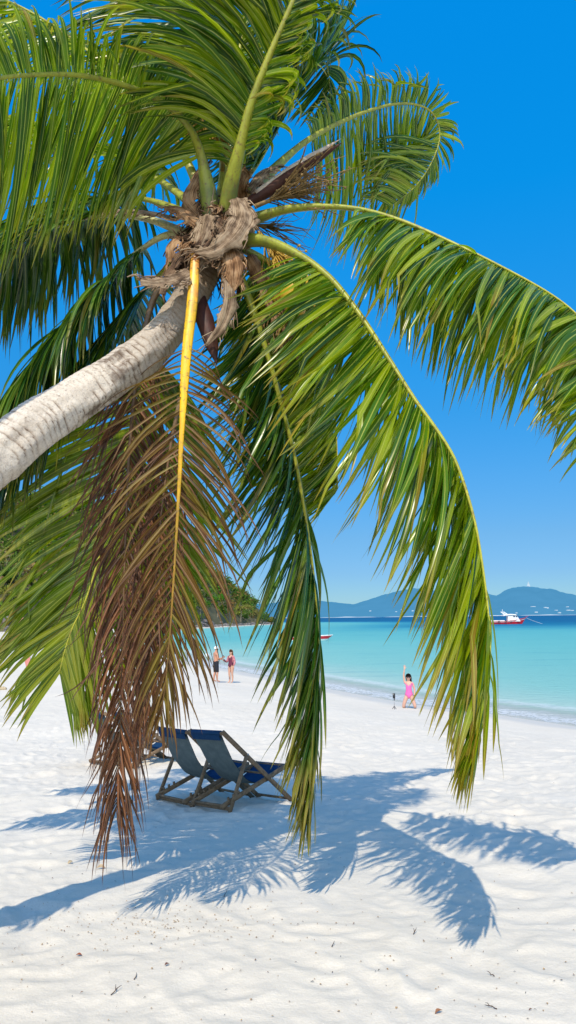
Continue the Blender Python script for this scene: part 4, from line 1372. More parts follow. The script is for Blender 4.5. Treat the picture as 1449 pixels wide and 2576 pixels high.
for n, sg in (('r', 1), ('l', -1)):
    J['hip' + n] = (V3(sg * 0.09, 0.01, 0.46), 0.098); J['thigh' + n] = (V3(sg * 0.165, 0.03, 0.28), 0.082); J['knee' + n] = (V3(sg * 0.235, 0.06, 0.065), 0.060)
    J['calf' + n] = (V3(sg * 0.20, -0.12, 0.055), 0.058); J['ank' + n] = (V3(sg * 0.20, -0.34, 0.05), 0.038); J['toe' + n] = (V3(sg * 0.19, -0.47, 0.02), 0.03)
    B += [('pelvis', 'hip' + n), ('hip' + n, 'thigh' + n), ('thigh' + n, 'knee' + n), ('knee' + n, 'calf' + n), ('calf' + n, 'ank' + n), ('ank' + n, 'toe' + n)]
hand(J, B, 'wrr', (-0.05, 0, 1), (-1, 0.2, 0), 1, 0.15)
hand(J, B, 'wrl', (0.1, 0.3, -1), (0.6, 0.8, 0), 1, 0.3)
pos = G(1030, 1782)
kn = empty('person', pos, math.radians(168))
tag(kn, 'woman in hot pink swimsuit kneeling at the water edge with one arm raised', 'person')
body = grow(J, B, 'pelvis')
link('body', body, M['skin_pink'], kn)


def suit2(c):
    if c.z > 0.985 or c.z < 0.37 or abs(c.x) > 0.165: return False
    if c.z < 0.52 and c.z < 0.37 + abs(c.x) * 1.25: return False
    if c.y > 0.02 and c.z > 0.86 + abs(c.x) * 0.9: return False
    return True


clothing('swimsuit', body, suit2, 0.008, M['hotpink'], kn)
face_bits(kn, J['head'][0] + V3(0, 0, -0.02), (0, 1, 0), M['skin_pink'])
hair(kn, J['head'][0], M['hair_dark'], 0.27, 0.04, -0.035)
mb = MB()
hc = J['head'][0]
for sgn in (-1, 1):
    add_ball(mb, hc + V3(sgn * 0.036, 0.090, 0.0), (0.030, 0.010, 0.024), 10, 8)
    add_bar(mb, hc + V3(sgn * 0.066, 0.085, 0.008), hc + V3(sgn * 0.088, -0.01, 0.008), 0.006, 0.008, bev=0.001)
add_bar(mb, hc + V3(-0.012, 0.098, 0.006), hc + V3(0.012, 0.098, 0.006), 0.006, 0.006, bev=0.001)
mb.build('sunglasses', M['black_plastic'], kn)
mb = MB()
wc = J['wrl'][0]
add_tube(mb, [wc + V3(0.002, -0.002, 0.012), wc + V3(-0.002, 0.004, -0.012)], 0.034, 12)
mb.build('watch', M['black_plastic'], kn)

# selfie stick tripod beside her
pos = G(992, 1784)
tri = empty('phone_tripod', pos)
tag(tri, 'thin black phone tripod standing on the sand left of the kneeling woman', 'tripod')
mb = MB(); add_tube(mb, [V3(0, 0, 0.10), V3(0.005, 0, 0.32)], 0.009, 8); mb.build('pole', M['metal'], tri)
mb = MB(); add_tube(mb, [V3(0.005, 0, 0.32), V3(0.012, 0, 0.40)], 0.018, 8); mb.build('handle', M['black_plastic'], tri)
for a in (0.4, 2.5, 4.6):
    mb = MB(); add_tube(mb, [V3(0, 0, 0.11), V3(0.085 * math.cos(a), 0.085 * math.sin(a), 0.0)], 0.010, 6); mb.build('leg', M['black_plastic'], tri)
mb = MB(); add_bar(mb, (0, 0, 0.40), (0, 0, 0.58), 0.095, 0.016, up=(0, 1, 0), bev=0.006); mb.build('phone_holder', M['black_plastic'], tri)

# ------------------------------------------------------------------ beach flag, logs, buoy
M['flag'] = simple('salmon_flag_cloth', (0.66, 0.27, 0.23), (0.58, 0.22, 0.19), 3, 0.8)
pos = G(79, 1720)
fl = empty('beach_flag', pos, 0.1)
tag(fl, 'tall salmon pink feather flag standing on the sand at the left', 'flag')
D = (pos - CAM).length; sc = D / F
pole = [V3(0, 0, 0), V3(-0.02, 0, 0.5), V3(-0.10, 0, 1.2), V3(-0.22, 0, 2.0), V3(-0.36, 0, 2.65), V3(-0.50, 0, 2.88)]
pp = catmull(pole, 40)
mb = MB(); add_tube(mb, pp, [0.016 - 0.010 * i / 39 for i in range(40)], 8); mb.build('pole', M['metal'], fl)
mb = MB()
V = []
cl = pp[8:]
for i, p in enumerate(cl):
    t = i / (len(cl) - 1)
    w = lerpv([0, 0.04, 0.3, 0.45, 0.8, 0.95, 1], [0.10, 0.20, 0.28, 0.36, 0.34, 0.26, 0.10], t)
    for j in range(7):
        v = j / 6
        V.append(p + V3(-w * v, 0.05 * math.sin(t * 7 + v * 2.5) * v, -0.05 * v))
mb.add(V, [(i * 7 + j, i * 7 + j + 1, (i + 1) * 7 + j + 1, (i + 1) * 7 + j) for i in range(len(cl) - 1) for j in range(6)])
o = mb.build('banner', M['flag'], fl)
o.modifiers.new('thickness', 'SOLIDIFY').thickness = 0.004
mb = MB()
for a in (0, math.pi / 2):
    add_bar(mb, (-0.35 * math.cos(a), -0.35 * math.sin(a), 0.025), (0.35 * math.cos(a), 0.35 * math.sin(a), 0.025 + (0.006 if a else 0)), 0.07, 0.035)
mb.build('base', M['black_plastic'], fl)

M['driftwood'] = simple('driftwood', (0.20, 0.15, 0.12), (0.09, 0.065, 0.05), 5, 0.85, 0.02)
M['pale_wood'] = simple('pale_driftwood', (0.55, 0.45, 0.30), (0.38, 0.30, 0.2), 5, 0.85, 0.01)


def log(name, a, b, r, mat, label, seed=1):
    rnd = random.Random(seed)
    a = Vector(a); b = Vector(b)
    mb = MB()
    pts = [a.lerp(b, i / 14) + Vector((0, rnd.gauss(0, r * 0.3), r * 0.6 + rnd.gauss(0, r * 0.15))) for i in range(15)]
    add_tube(mb, pts, [r * (1.2 - 0.6 * i / 14) * rnd.uniform(0.85, 1.15) for i in range(15)], 10)
    for i in (4, 9):
        d = (b - a).normalized().cross(Vector((0, 0, 1))) * rnd.choice((-1, 1)) + Vector((0, 0, 0.8))
        add_tube(mb, [pts[i], pts[i] + d * r * 1.8, pts[i] + d * r * 2.8 + (b - a).normalized() * r], [r * 0.45, r * 0.32, r * 0.12], 7)
    o = mb.build(name, mat)
    tag(o, label, 'driftwood')


log('driftwood_log', G(50, 1612), G(225, 1615), 0.28, M['driftwood'], 'long dark driftwood log lying on the far sand behind the flag', 2)
log('driftwood_log', G(-25, 1737), G(14, 1735), 0.10, M['pale_wood'], 'short pale driftwood stick at the left edge of the sand', 3)
M['white_paint'] = simple('white_paint', (0.80, 0.80, 0.79), (0.70, 0.71, 0.71), 3, 0.4, spec=0.5)
bp = on_z(521, 1652)
mb = MB()
add_ball(mb, (0, 0, 0.10), (0.26, 0.26, 0.24), 16, 12)
add_tube(mb, [V3(0, 0, 0.30), V3(0, 0, 0.48)], [0.06, 0.05], 10)
mb.build('buoy', M['white_paint']).location = bp
tag(bpy.data.objects['buoy'], 'small white mooring buoy floating behind the man in the white cap', 'buoy')

# ------------------------------------------------------------------ boats
M['red_paint'] = simple('red_paint', (0.62, 0.018, 0.035), (0.52, 0.014, 0.028), 2, 0.4, spec=0.5)
M['dark_glass'] = simple('dark_glass', (0.03, 0.05, 0.07), None, 2, 0.12, spec=0.8)
M['grey_deck'] = simple('grey_deck', (0.34, 0.34, 0.33), None, 4, 0.7)
M['rope'] = simple('pale_rope', (0.55, 0.60, 0.62), None, 10, 0.8)


def hull(mb, L, beam, sheer, keel=-0.3, mi=0, bowrake=0.10, z0=None, z1=None, nst=28, out=0.0, fine=0.62):
    """lofted hull, bow at +x; between height fractions z0..z1 of the side if given"""
    z0 = 0 if z0 is None else z0; z1 = 1 if z1 is None else z1
    V = []; m = 9
    for i in range(nst):
        t = i / (nst - 1)
        hb = beam / 2 * (min(1, 0.80 + t * 0.6) if t < fine else math.cos((t - fine) / (1 - fine) * math.pi / 2) ** 0.75)
        zt = sheer(t)
        for side in (-1, 1):
            for j in range(m):
                v = z0 + (z1 - z0) * j / (m - 1)
                z = keel + (zt - keel) * v
                flare = 0.55 + 0.45 * v ** 0.6
                xx = -L / 2 + L * t + bowrake * L * (v - 0.6) * max(0, (t - 0.6) / 0.4)
                V.append(V3(xx, side * (hb * flare + out), z))
    Fc = []
    for i in range(nst - 1):
        a = i * 2 * m; b = (i + 1) * 2 * m
        for j in range(m - 1):
            Fc += [(a + j, a + j + 1, b + j + 1, b + j), (a + m + j, b + m + j, b + m + j + 1, a + m + j + 1)]
        if z1 == 1 and out == 0: Fc.append((a + m - 1, a + 2 * m - 1, b + 2 * m - 1, b + m - 1))
        if z0 == 0 and out == 0: Fc.append((a, b, b + m, a + m))
    if out == 0:
        for j in range(m - 1): Fc.append((j, m + j, m + j + 1, j + 1))
    mb.add(V, Fc, None, mi)


def box(mb, x0, x1, y0, y1, z0, z1, slope=(0, 0), bev=0.05, mi=0):
    """tapered box: slope moves the top rear and top front edges"""
    V = [V3(x0, y0, z0), V3(x1, y0, z0), V3(x1, y1, z0), V3(x0, y1, z0),
         V3(x0 + slope[0], y0 * 0.95, z1), V3(x1 - slope[1], y0 * 0.95, z1), V3(x1 - slope[1], y1 * 0.95, z1), V3(x0 + slope[0], y1 * 0.95, z1)]
    mb.add(V, [(3, 2, 1, 0), (4, 5, 6, 7), (0, 1, 5, 4), (1, 2, 6, 5), (2, 3, 7, 6), (3, 0, 4, 7)], None, mi)


# wooden tour boat at the right
bp = on_z(1270, 1570)
scl = (bp.y) / F
boat = empty('tour_boat', bp, math.radians(-3))
Lb = 118 * scl * 0.99
tag(boat, 'red and white wooden tour boat with white wheelhouse moored far out on the right', 'boat')
boat.location = Vector((P(1322, 1570, bp.y).x - Lb / 2 - 0.6, bp.y, 0))
sh = lambda t: 1.15 + 0.2 * (1 - t) ** 2 + 1.6 * max(0, (t - 0.45) / 0.55) ** 2.0
mb = MB(); hull(mb, Lb, 4.2, sh); mb.build('hull', M['red_paint'], boat, smooth=False)
mb = MB(); hull(mb, Lb, 4.2, sh, out=0.03, z0=0.74, z1=0.84); mb.build('white_stripe', M['white_paint'], boat)
mb = MB(); hull(mb, Lb, 4.2, sh, out=0.05, z0=0.93, z1=1.01); mb.build('rub_rail', M['red_paint'], boat)
u = Lb / 20.0
wx = lambda px: (px - 1322) * scl + Lb / 2 + 0.6
mb = MB(); box(mb, wx(1276), wx(1307), -1.6, 1.6, 1.1, 4.0, (0.2, 1.6)); cab = mb.build('wheelhouse', M['white_paint'], boat, smooth=False)
for (x0, x1) in ((1290, 1294), (1296, 1300)):
    mb = MB(); box(mb, wx(x0), wx(x1), -1.66, 1.66, 2.9, 3.65)
    mb.build('window', M['dark_glass'], cab, smooth=False)
mb = MB()
rf = catmull([V3(wx(1265), 0, 3.85), V3(wx(1273), 0, 4.0), V3(wx(1285), 0, 4.15), V3(wx(1297), 0, 4.0)], 14)
V = []
for p in rf:
    for yy in (-1.9, -1.2, 0, 1.2, 1.9): V.append(p + V3(0, yy, 0.16 * (1 - (yy / 1.9) ** 2)))
mb.add(V, [(i * 5 + j, (i + 1) * 5 + j, (i + 1) * 5 + j + 1, i * 5 + j + 1) for i in range(13) for j in range(4)])
o = mb.build('roof', M['white_paint'], cab); sm = o.modifiers.new('thickness', 'SOLIDIFY'); sm.thickness = 0.5
for k in (-0.7, 0.7):
    mb = MB(); add_bar(mb, V3(wx(1265) + k, k, 5.2), V3(wx(1275) + k, k, 4.1), 0.35, 0.4, up=(0, 1, 0))
    mb.build('roof_fin', M['white_paint'], cab, smooth=False)
mb = MB(); add_tube(mb, [V3(wx(1266.5), 0, 4.0), V3(wx(1266), 0, 6.2)], 0.10, 8); mb.build('mast', M['white_paint'], boat)
mb = MB(); box(mb, wx(1222), wx(1269), -1.5, 1.5, 1.25, 1.62); 
for xx in (1224, 1246, 1267):
    for yy in (-1.4, 1.4): add_tube(mb, [V3(wx(xx), yy, 0.8), V3(wx(xx), yy, 1.4)], 0.06, 6)
mb.build('bench_canopy', M['white_paint'], boat, smooth=False)
mb = MB()
for yy in (-1.6, 1.6):
    add_tube(mb, [V3(wx(1215), yy, 3.6), V3(wx(1264), yy, 3.6)], 0.09, 6)
for xx in (1216, 1238):
    for yy in (-1.6, 1.6): add_tube(mb, [V3(wx(xx), yy, 1.2), V3(wx(xx), yy, 3.6)], 0.06, 6)
V = [V3(wx(1215), -1.7, 3.66), V3(wx(1255), -1.7, 3.66), V3(wx(1255), 1.7, 3.66), V3(wx(1215), 1.7, 3.66)]
mb.add(V + [v + V3(0, 0, 0.10) for v in V], [(3, 2, 1, 0), (4, 5, 6, 7), (0, 1, 5, 4), (1, 2, 6, 5), (2, 3, 7, 6), (3, 0, 4, 7)])
mb.build('awning', M['white_paint'], boat, smooth=False)
for k, px in enumerate((1254, 1270, 1283)):
    mb = MB()
    c = V3(wx(px), -2.05 + 0.12 * k, 1.0 + 0.05 * k)
    ring = [c + V3(0.36 * math.cos(a), 0, 0.36 * math.sin(a)) for a in np.linspace(0, 2 * math.pi, 17)]
    add_tube(mb, ring, 0.12, 8, caps=False); mb.build('tyre_fender', M['black_plastic'], boat)
mb = MB()
add_tube(mb, [V3(Lb / 2 + 0.4, 0, 2.7), V3(Lb / 2 + 1.8, 0, 3.35)], [0.10, 0.04], 8)
mb.build('bowsprit', M['red_paint'], boat)
mb = MB()
add_tube(mb, catmull([V3(Lb / 2 + 0.5, 0, 2.7), V3(Lb / 2 + 3.5, -0.5, 1.3), V3(Lb / 2 + 7.5, -1.0, -0.1)], 12), 0.06, 6)
mb.build('mooring_rope', M['rope'], boat)

# speedboat
bp = on_z(795, 1611)
spd = empty('speedboat', bp, math.radians(4))
scl2 = bp.y / F
Ls = 100 * scl2
spd.location = Vector((P(838, 1611, bp.y).x - Ls / 2 - 0.5, bp.y, 0))
tag(spd, 'red and white speedboat floating close to the beach behind the hanging fronds', 'boat')
sh = lambda t: 0.62 + 0.28 * t
mb = MB(); hull(mb, Ls, 1.9, sh, keel=-0.2, bowrake=0.22, fine=0.45); mb.build('hull', M['white_paint'], spd)
mb = MB(); hull(mb, Ls, 1.9, sh, keel=-0.2, bowrake=0.22, fine=0.45, out=0.02, z0=0.42, z1=0.86); mb.build('red_band', M['red_paint'], spd)
mb = MB(); box(mb, -0.3, 0.75, -0.7, 0.7, 0.75, 1.15, (0.2, 0.55)); mb.build('windscreen', M['dark_glass'], spd, smooth=False)
mb = MB(); box(mb, -Ls / 2 + 0.6, -0.5, -0.6, 0.6, 0.68, 0.90); mb.build('seat', M['white_paint'], spd, smooth=False)
mb = MB(); box(mb, -Ls / 2 - 0.35, -Ls / 2 + 0.12, -0.22, 0.22, 0.35, 1.15, (0.05, 0.1)); mb.build('outboard_motor', M['black_plastic'], spd, smooth=False)

# ------------------------------------------------------------------ wooded headland at the left
M['earth'] = simple('dry_hillside', (0.16, 0.13, 0.07), (0.06, 0.07, 0.03), 0.05, 0.95)


def foliage_mat(name):
    mt, nt, out = new_mat(name)
    g = NT(nt)
    at = g.n('ShaderNodeAttribute', attribute_name='leaf')
    b = g.n('ShaderNodeBsdfPrincipled'); b.inputs['Roughness'].default_value = 0.7; b.inputs['Specular IOR Level'].default_value = 0.1
    nz = g.noise(0.9, 3)
    g.l(g.mix(1.0, at.outputs['Color'], g.ramp(nz.outputs['Fac'], [(0.3, (0.75, 0.75, 0.75)), (0.7, (1.2, 1.2, 1.1))]).outputs['Color'], 'MULTIPLY'), b.inputs['Base Color'])
    t = g.n('ShaderNodeBsdfTranslucent'); g.l(at.outputs['Color'], t.inputs['Color'])
    ms = g.n('ShaderNodeMixShader'); ms.inputs[0].default_value = 0.25
    g.l(b.outputs[0], ms.inputs[1]); g.l(t.outputs[0], ms.inputs[2]); g.l(ms.outputs[0], out.inputs[0])
    return mt


M['foliage'] = foliage_mat('hill_foliage')
M['bark_grey'] = simple('pale_grey_bark', (0.30, 0.26, 0.20), (0.17, 0.14, 0.10), 2, 0.9)
PXS = [-900, -400, 0, 230, 350, 460, 560, 635, 680, 702]
R0S = [190, 190, 203, 222, 250, 285, 345, 405, 425, 430]
SIL = [1180, 1225, 1258, 1275, 1312, 1372, 1450, 1512, 1556, 1570]


def hill_top(px):
    R = np.interp(px, PXS, R0S); ys = np.interp(px, PXS, SIL)
    hz = 1554 - 0.011 * (px - 724)
    return (hz - ys) / F * (R + 120) + 3.7 - 4.5 * np.clip((702 - px) / 120, 0, 1)


def hill_z(px, dr):
    """height above the sea at a bearing (as picture column) and distance behind the waterline"""
    H = np.maximum(hill_top(px), 0.4)
    u = np.clip(dr / 120, 0, 1)
    prof = 0.10 * sstep(0, 0.06, u) + 0.90 * np.sin(np.clip(u, 0, 1) * math.pi / 2) ** 1.15
    return H * prof * (1 + 0.10 * (vnoise(px * 0.02, dr * 0.05, 9) - 0.5) * (u < 0.9))


pxs = np.linspace(-900, 702, 140); drs = np.concatenate([np.linspace(-4, 130, 40), np.linspace(150, 420, 8)])
PXg, DR = np.meshgrid(pxs, drs)
Rg = np.interp(PXg, PXS, R0S) + DR
az = np.arctan((PXg - CX) / F / math.cos(PITCH))
hz_ = np.where(DR < 0, -0.8, hill_z(PXg, np.clip(DR, 0, 120))) * np.where(DR > 140, 0.9, 1)
X = np.sin(az) * Rg / np.cos(az) * np.cos(az); Yy = np.cos(az) * Rg
idx = np.arange(PXg.size).reshape(PXg.shape)
q = np.stack([idx[:-1, :-1], idx[:-1, 1:], idx[1:, 1:], idx[1:, :-1]], -1).reshape(-1, 4)
hillo = link('headland_hill', mesh_np('headland_hill', np.stack([X.ravel(), Yy.ravel(), hz_.ravel()], 1), q), M['earth'])
tag(hillo, 'steep hill of the headland at the end of the beach', 'hill', kind='structure')


def hill_pt(px, dr):
    R = np.interp(px, PXS, R0S) + dr
    a = math.atan((px - CX) / F / math.cos(PITCH))
    return Vector((math.sin(a) * R, math.cos(a) * R, float(hill_z(np.array([float(px)]), np.array([float(dr)]))[0])))


PAL = [(0.030, 0.075, 0.014), (0.045, 0.10, 0.018), (0.075, 0.125, 0.022), (0.11, 0.13, 0.03), (0.16, 0.135, 0.045), (0.17, 0.11, 0.05), (0.05, 0.14, 0.015), (0.15, 0.14, 0.09)]
PW = [0.2, 0.22, 0.18, 0.14, 0.08, 0.07, 0.08, 0.03]


def crown_cards(c, rad, n, colr, rng, size, squash=0.8):
    """n small leaf-sized quads spread through a crown made of several lobes"""
    nl = 5
    lob = rng.normal(0, 0.42, (nl, 3)) * rad; lob[:, 2] *= 0.6
    lr = rad * rng.uniform(0.45, 0.75, nl)
    k = rng.integers(0, nl, n)
    d = rng.normal(0, 1, (n, 3)); d /= np.linalg.norm(d, axis=1)[:, None]
    d[:, 2] = np.where(rng.random(n) < 0.65, np.abs(d[:, 2]), d[:, 2])
    pos = np.array(c) + lob[k] + d * (lr[k] * rng.uniform(0.7, 1.08, n))[:, None] * np.array([1, 1, squash])
    nrm = d + rng.normal(0, 0.55, (n, 3)); nrm /= np.linalg.norm(nrm, axis=1)[:, None]
    a = np.cross(nrm, rng.normal(0, 1, (n, 3))); a /= np.linalg.norm(a, axis=1)[:, None]
    b = np.cross(nrm, a)
    sz = size * rng.uniform(0.5, 1.3, n)[:, None]
    V = np.stack([pos - a * sz, pos - b * sz * 0.55, pos + a * sz, pos + b * sz * 0.55], 1).reshape(-1, 3)
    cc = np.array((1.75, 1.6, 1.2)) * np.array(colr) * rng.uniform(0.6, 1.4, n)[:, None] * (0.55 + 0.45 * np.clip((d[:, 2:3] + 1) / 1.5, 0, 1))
    C = np.repeat(cc, 4, axis=0)
    return V, C


VV = []; CC = []
for i in range(1500):
    px = RNG.uniform(-500, 694); dr = 118 * RNG.random() ** 0.8 + 3
    if px > 640 and dr > 60: continue
    p = hill_pt(px, dr)
    big = RNG.uniform(1.8, 4.2)
    big = min(big, 1.2 + (702 - px) * 0.03)
    col = PAL[RNG.choice(len(PAL), p=np.array(PW) / sum(PW))]
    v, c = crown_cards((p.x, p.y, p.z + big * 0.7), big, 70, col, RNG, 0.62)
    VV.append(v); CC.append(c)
VV = np.concatenate(VV); CC = np.concatenate(CC)
q = np.arange(len(VV)).reshape(-1, 4)
wood = link('hillside_forest', mesh_np('hillside_forest', VV, q, CC, False), M['foliage'])
tag(wood, 'dry tropical forest covering the headland hill behind the fronds', 'forest', kind='stuff')


def shore_tree(name, px, dr, h, rad, col, label, group=None, leaves=420, lean=0.1, seed=0):
    rnd = random.Random(seed); rng = np.random.default_rng(seed)
    p = hill_pt(px, dr)
    t = empty(name, p)
    tag(t, label, 'tree', group)
    top = V3(lean * h, 0, h)
    mb = MB()
    tr = catmull([V3(0, 0, -0.6), V3(lean * h * 0.2, 0, h * 0.35), V3(lean * h * 0.6, 0.1, h * 0.65), top * 0.92], 14)
    add_tube(mb, tr, [0.028 * h * (1.2 - i / 14) for i in range(14)], 8)
    for k in range(9):
        s = tr[rnd.randint(4, 11)]
        e = s + V3(rnd.gauss(0, rad * 0.6), rnd.gauss(0, rad * 0.6), rnd.uniform(0.15, 0.4) * h)
        mid = s.lerp(e, 0.5) + V3(rnd.gauss(0, .2), rnd.gauss(0, .2), 0.05 * h)
        add_tube(mb, catmull([s, mid, e], 7), [0.012 * h * (1.1 - i / 7) for i in range(7)], 5)
        for q_ in range(3):
            e2 = e + V3(rnd.gauss(0, rad * 0.3), rnd.gauss(0, rad * 0.3), rnd.uniform(-0.02, 0.2) * h)
            add_tube(mb, [mid, e2], [0.006 * h, 0.001 * h], 4)
    mb.build('trunk', M['bark_grey'], t)
    if leaves:
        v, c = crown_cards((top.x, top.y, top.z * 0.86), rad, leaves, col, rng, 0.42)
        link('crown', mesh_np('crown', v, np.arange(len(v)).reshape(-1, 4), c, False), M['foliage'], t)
    return t


shore_tree('broadleaf_tree', 548, 7, 9.5, 4.0, (0.05, 0.17, 0.018), 'bright green bushy tree at the foot of the headland, left of the dark hanging frond', leaves=800, seed=1)
shore_tree('broadleaf_tree', 505, 6, 7.0, 3.2, (0.06, 0.14, 0.02), 'round green tree at the headland foot seen behind the brown leaflets', leaves=600, seed=2)
shore_tree('broadleaf_tree', 605, 5, 8.0, 3.0, (0.13, 0.14, 0.04), 'olive yellow tree near the tip of the headland', leaves=420, seed=3)
shore_tree('broadleaf_tree', 640, 4, 6.0, 2.5, (0.12, 0.12, 0.05), 'small thin tree at the very tip of the headland', leaves=300, seed=4)
shore_tree('broadleaf_tree', 40, 5, 5.5, 3.4, (0.13, 0.16, 0.03), 'low yellow green bushy tree above the rocks at the left edge', leaves=600, lean=0.0, seed=5)
shore_tree('bare_tree', 12, 14, 11, 4.0, (0.2, 0.18, 0.1), 'pale bare branched tree leaning over the beach at the left edge', leaves=90, lean=-0.2, seed=6)
shore_tree('bare_tree', 95, 12, 9, 3.5, (0.2, 0.18, 0.1), 'pale leafless tree behind the olive yellow frond', leaves=60, lean=0.15, seed=7)
shore_tree('broadleaf_tree', 150, 7, 8, 3.6, (0.04, 0.11, 0.018), 'dark green tree behind the tips of the olive yellow frond', leaves=600, seed=8)

# rocks along the foot of the headland
M['rock'] = simple('grey_shore_rock', (0.24, 0.22, 0.21), (0.09, 0.085, 0.085), 0.9, 0.9, 0.1)
mb = MB()
rr = random.Random(5)
for i in range(430):
    px = rr.uniform(-250, 700); p = hill_pt(px, rr.uniform(-3.5, 3.5))
    r = rr.uniform(0.5, 1.6)
    nu, nv = 7, 5
    ph = [rr.uniform(0.7, 1.2) for _ in range(nu * (nv + 1))]
    V = []
    for j in range(nv + 1):
        th = math.pi * j / nv
        for k in range(nu):
            a = 2 * math.pi * k / nu
            f = ph[j * nu + k] if 0 < j < nv else 1
            V.append(p + V3(r * 1.3 * math.sin(th) * math.cos(a) * f, r * math.sin(th) * math.sin(a) * f, 0.25 * r + 0.65 * r * math.cos(th)))
    sh_ = rr.random()
    mb.add(V, [(j * nu + k, (j + 1) * nu + k, (j + 1) * nu + (k + 1) % nu, j * nu + (k + 1) % nu) for j in range(nv) for k in range(nu)])
o = mb.build('shore_rocks', M['rock'], smooth=False)
tag(o, 'band of grey rocks lining the foot of the headland', 'rocks', kind='stuff')

# ------------------------------------------------------------------ far coast across the bay
def haze_mat(name, c, e):  # distance haze put into the colour: bluish diffuse mixed with flat emission
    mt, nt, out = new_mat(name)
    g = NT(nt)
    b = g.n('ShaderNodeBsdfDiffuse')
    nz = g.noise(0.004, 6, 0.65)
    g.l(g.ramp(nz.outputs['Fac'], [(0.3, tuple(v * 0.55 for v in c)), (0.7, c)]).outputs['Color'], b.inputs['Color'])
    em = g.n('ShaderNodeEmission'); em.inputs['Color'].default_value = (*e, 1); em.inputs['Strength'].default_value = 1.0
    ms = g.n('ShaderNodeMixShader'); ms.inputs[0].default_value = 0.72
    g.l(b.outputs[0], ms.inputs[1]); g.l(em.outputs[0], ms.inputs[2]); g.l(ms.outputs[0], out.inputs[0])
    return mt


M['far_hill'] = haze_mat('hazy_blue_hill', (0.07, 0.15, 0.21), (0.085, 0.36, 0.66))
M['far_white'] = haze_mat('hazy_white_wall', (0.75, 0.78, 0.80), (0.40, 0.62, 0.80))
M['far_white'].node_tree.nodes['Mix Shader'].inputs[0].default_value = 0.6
YF = 6000.0
FAR = [(300, 1535), (560, 1525), (700, 1516), (760, 1512), (807, 1512), (850, 1516), (889, 1520), (930, 1508), (960, 1498), (1004, 1486), (1040, 1480), (1085, 1486), (1130, 1500), (1170, 1503), (1205, 1494), (1229, 1494),
       (1249, 1499), (1265, 1489), (1284, 1480), (1310, 1476), (1330, 1475), (1360, 1479), (1390, 1485), (1449, 1497), (1520, 1508), (1640, 1500), (1800, 1515), (2000, 1530)]
fx = [a for a, b in FAR]; fy = [b for a, b in FAR]
pxs = np.linspace(300, 2000, 560); dep = np.linspace(0, 1, 26)
V = []
for d in dep:
    Y = YF + 2600 * d
    for px in pxs:
        topz = P(px, np.interp(px, fx, fy), YF + 1600).z
        prof = 0.10 * min(1, d * 12) + 0.9 * math.sin(min(d / 0.62, 1) * math.pi / 2) ** 1.6 if d < 0.62 else math.cos((d - 0.62) / 0.38 * math.pi / 2)
        nz = 1 + (0.22 * (vnoise(np.array([px * 0.022]), np.array([d * 5.0]), 12)[0] - 0.5)) * (1 if d < 0.5 else 0) + 0.03 * (vnoise(np.array([px * 0.2]), np.array([d * 9.0]), 13)[0] - 0.5)
        V.append((P(px, 1500, Y).x, Y, max(topz * prof * nz, 0.0) - (8 if d == 0 else 0)))
V = np.array(V)
na = len(pxs); idx = np.arange(len(V)).reshape(-1, na)
q = np.stack([idx[:-1, :-1], idx[:-1, 1:], idx[1:, 1:], idx[1:, :-1]], -1).reshape(-1, 4)
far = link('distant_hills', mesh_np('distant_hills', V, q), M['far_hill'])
tag(far, 'hazy blue hills on the far shore across the bay', 'hills', kind='structure')
FV = V.reshape(len(dep), na, 3)


def far_pt(px, py):
    """first point of the far hills that shows at this picture position"""
    i = int(np.argmin(np.abs(pxs - px)))
    want = (py - CY)
    best = None
    for j in range(1, len(dep)):
        p = Vector(FV[j, i]) - CAM
        yy = CY - F * p.dot(U_) / p.dot(_F)
        if yy <= py: return Vector(FV[j, i])
    return Vector(FV[15, i])


# strip of pale beach along the far shore
mb = MB()
bx = np.linspace(560, 2000, 90)
V = []
for px in bx:
    V += [P(px, 1500, YF - 20) * 1.0, P(px, 1500, YF - 20) * 1.0]
    V[-2].z = 0.4; V[-1].z = 4.0 + 2.5 * math.sin(px * 0.35) + 1.5 * math.sin(px * 0.11)
    V[-1].y += 25
mb.add(V, [(2 * i, 2 * i + 2, 2 * i + 3, 2 * i + 1) for i in range(len(bx) - 1)])
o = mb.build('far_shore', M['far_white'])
tag(o, 'thin pale strip of beach along the far coast', 'beach', kind='structure')

# statue on the highest hill
i = int(np.argmin(np.abs(pxs - 1331)))
sp_ = Vector(FV[int(np.argmax(FV[:, i, 2])), i])
st = empty('white_statue', sp_)
tag(st, 'tiny white seated statue on top of the highest hazy hill', 'statue')
u = sp_.y / F
mb = MB()
nu = 16
prof = [(4.2, 0), (4.6, 0.8), (4.2, 1.6), (3.9, 2.4), (4.1, 3.6), (3.3, 4.6), (2.5, 5.2), (2.3, 6.8), (2.6, 8.0), (1.9, 8.9), (0.8, 9.4), (1.15, 10.2), (1.1, 11.2), (0.6, 12.0), (0.25, 12.9), (0.02, 13.6)]
V = [V3(r * u * math.cos(2 * math.pi * k / nu), r * u * 0.7 * math.sin(2 * math.pi * k / nu), z * u) for (r, z) in prof for k in range(nu)]
mb.add(V, [(j * nu + k, j * nu + (k + 1) % nu, (j + 1) * nu + (k + 1) % nu, (j + 1) * nu + k) for j in range(len(prof) - 1) for k in range(nu)])
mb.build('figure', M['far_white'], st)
mb = MB()
V = [V3(r * u * math.cos(2 * math.pi * k / nu), r * u * 0.7 * math.sin(2 * math.pi * k / nu), z * u) for (r, z) in ((6.2, -3), (6.2, -0.3), (5.2, 0.0)) for k in range(nu)]
mb.add(V, [(j * nu + k, j * nu + (k + 1) % nu, (j + 1) * nu + (k + 1) % nu, (j + 1) * nu + k) for j in range(2) for k in range(nu)] + [tuple(range(2 * nu, 3 * nu))])
mb.build('pedestal', M['far_white'], st)

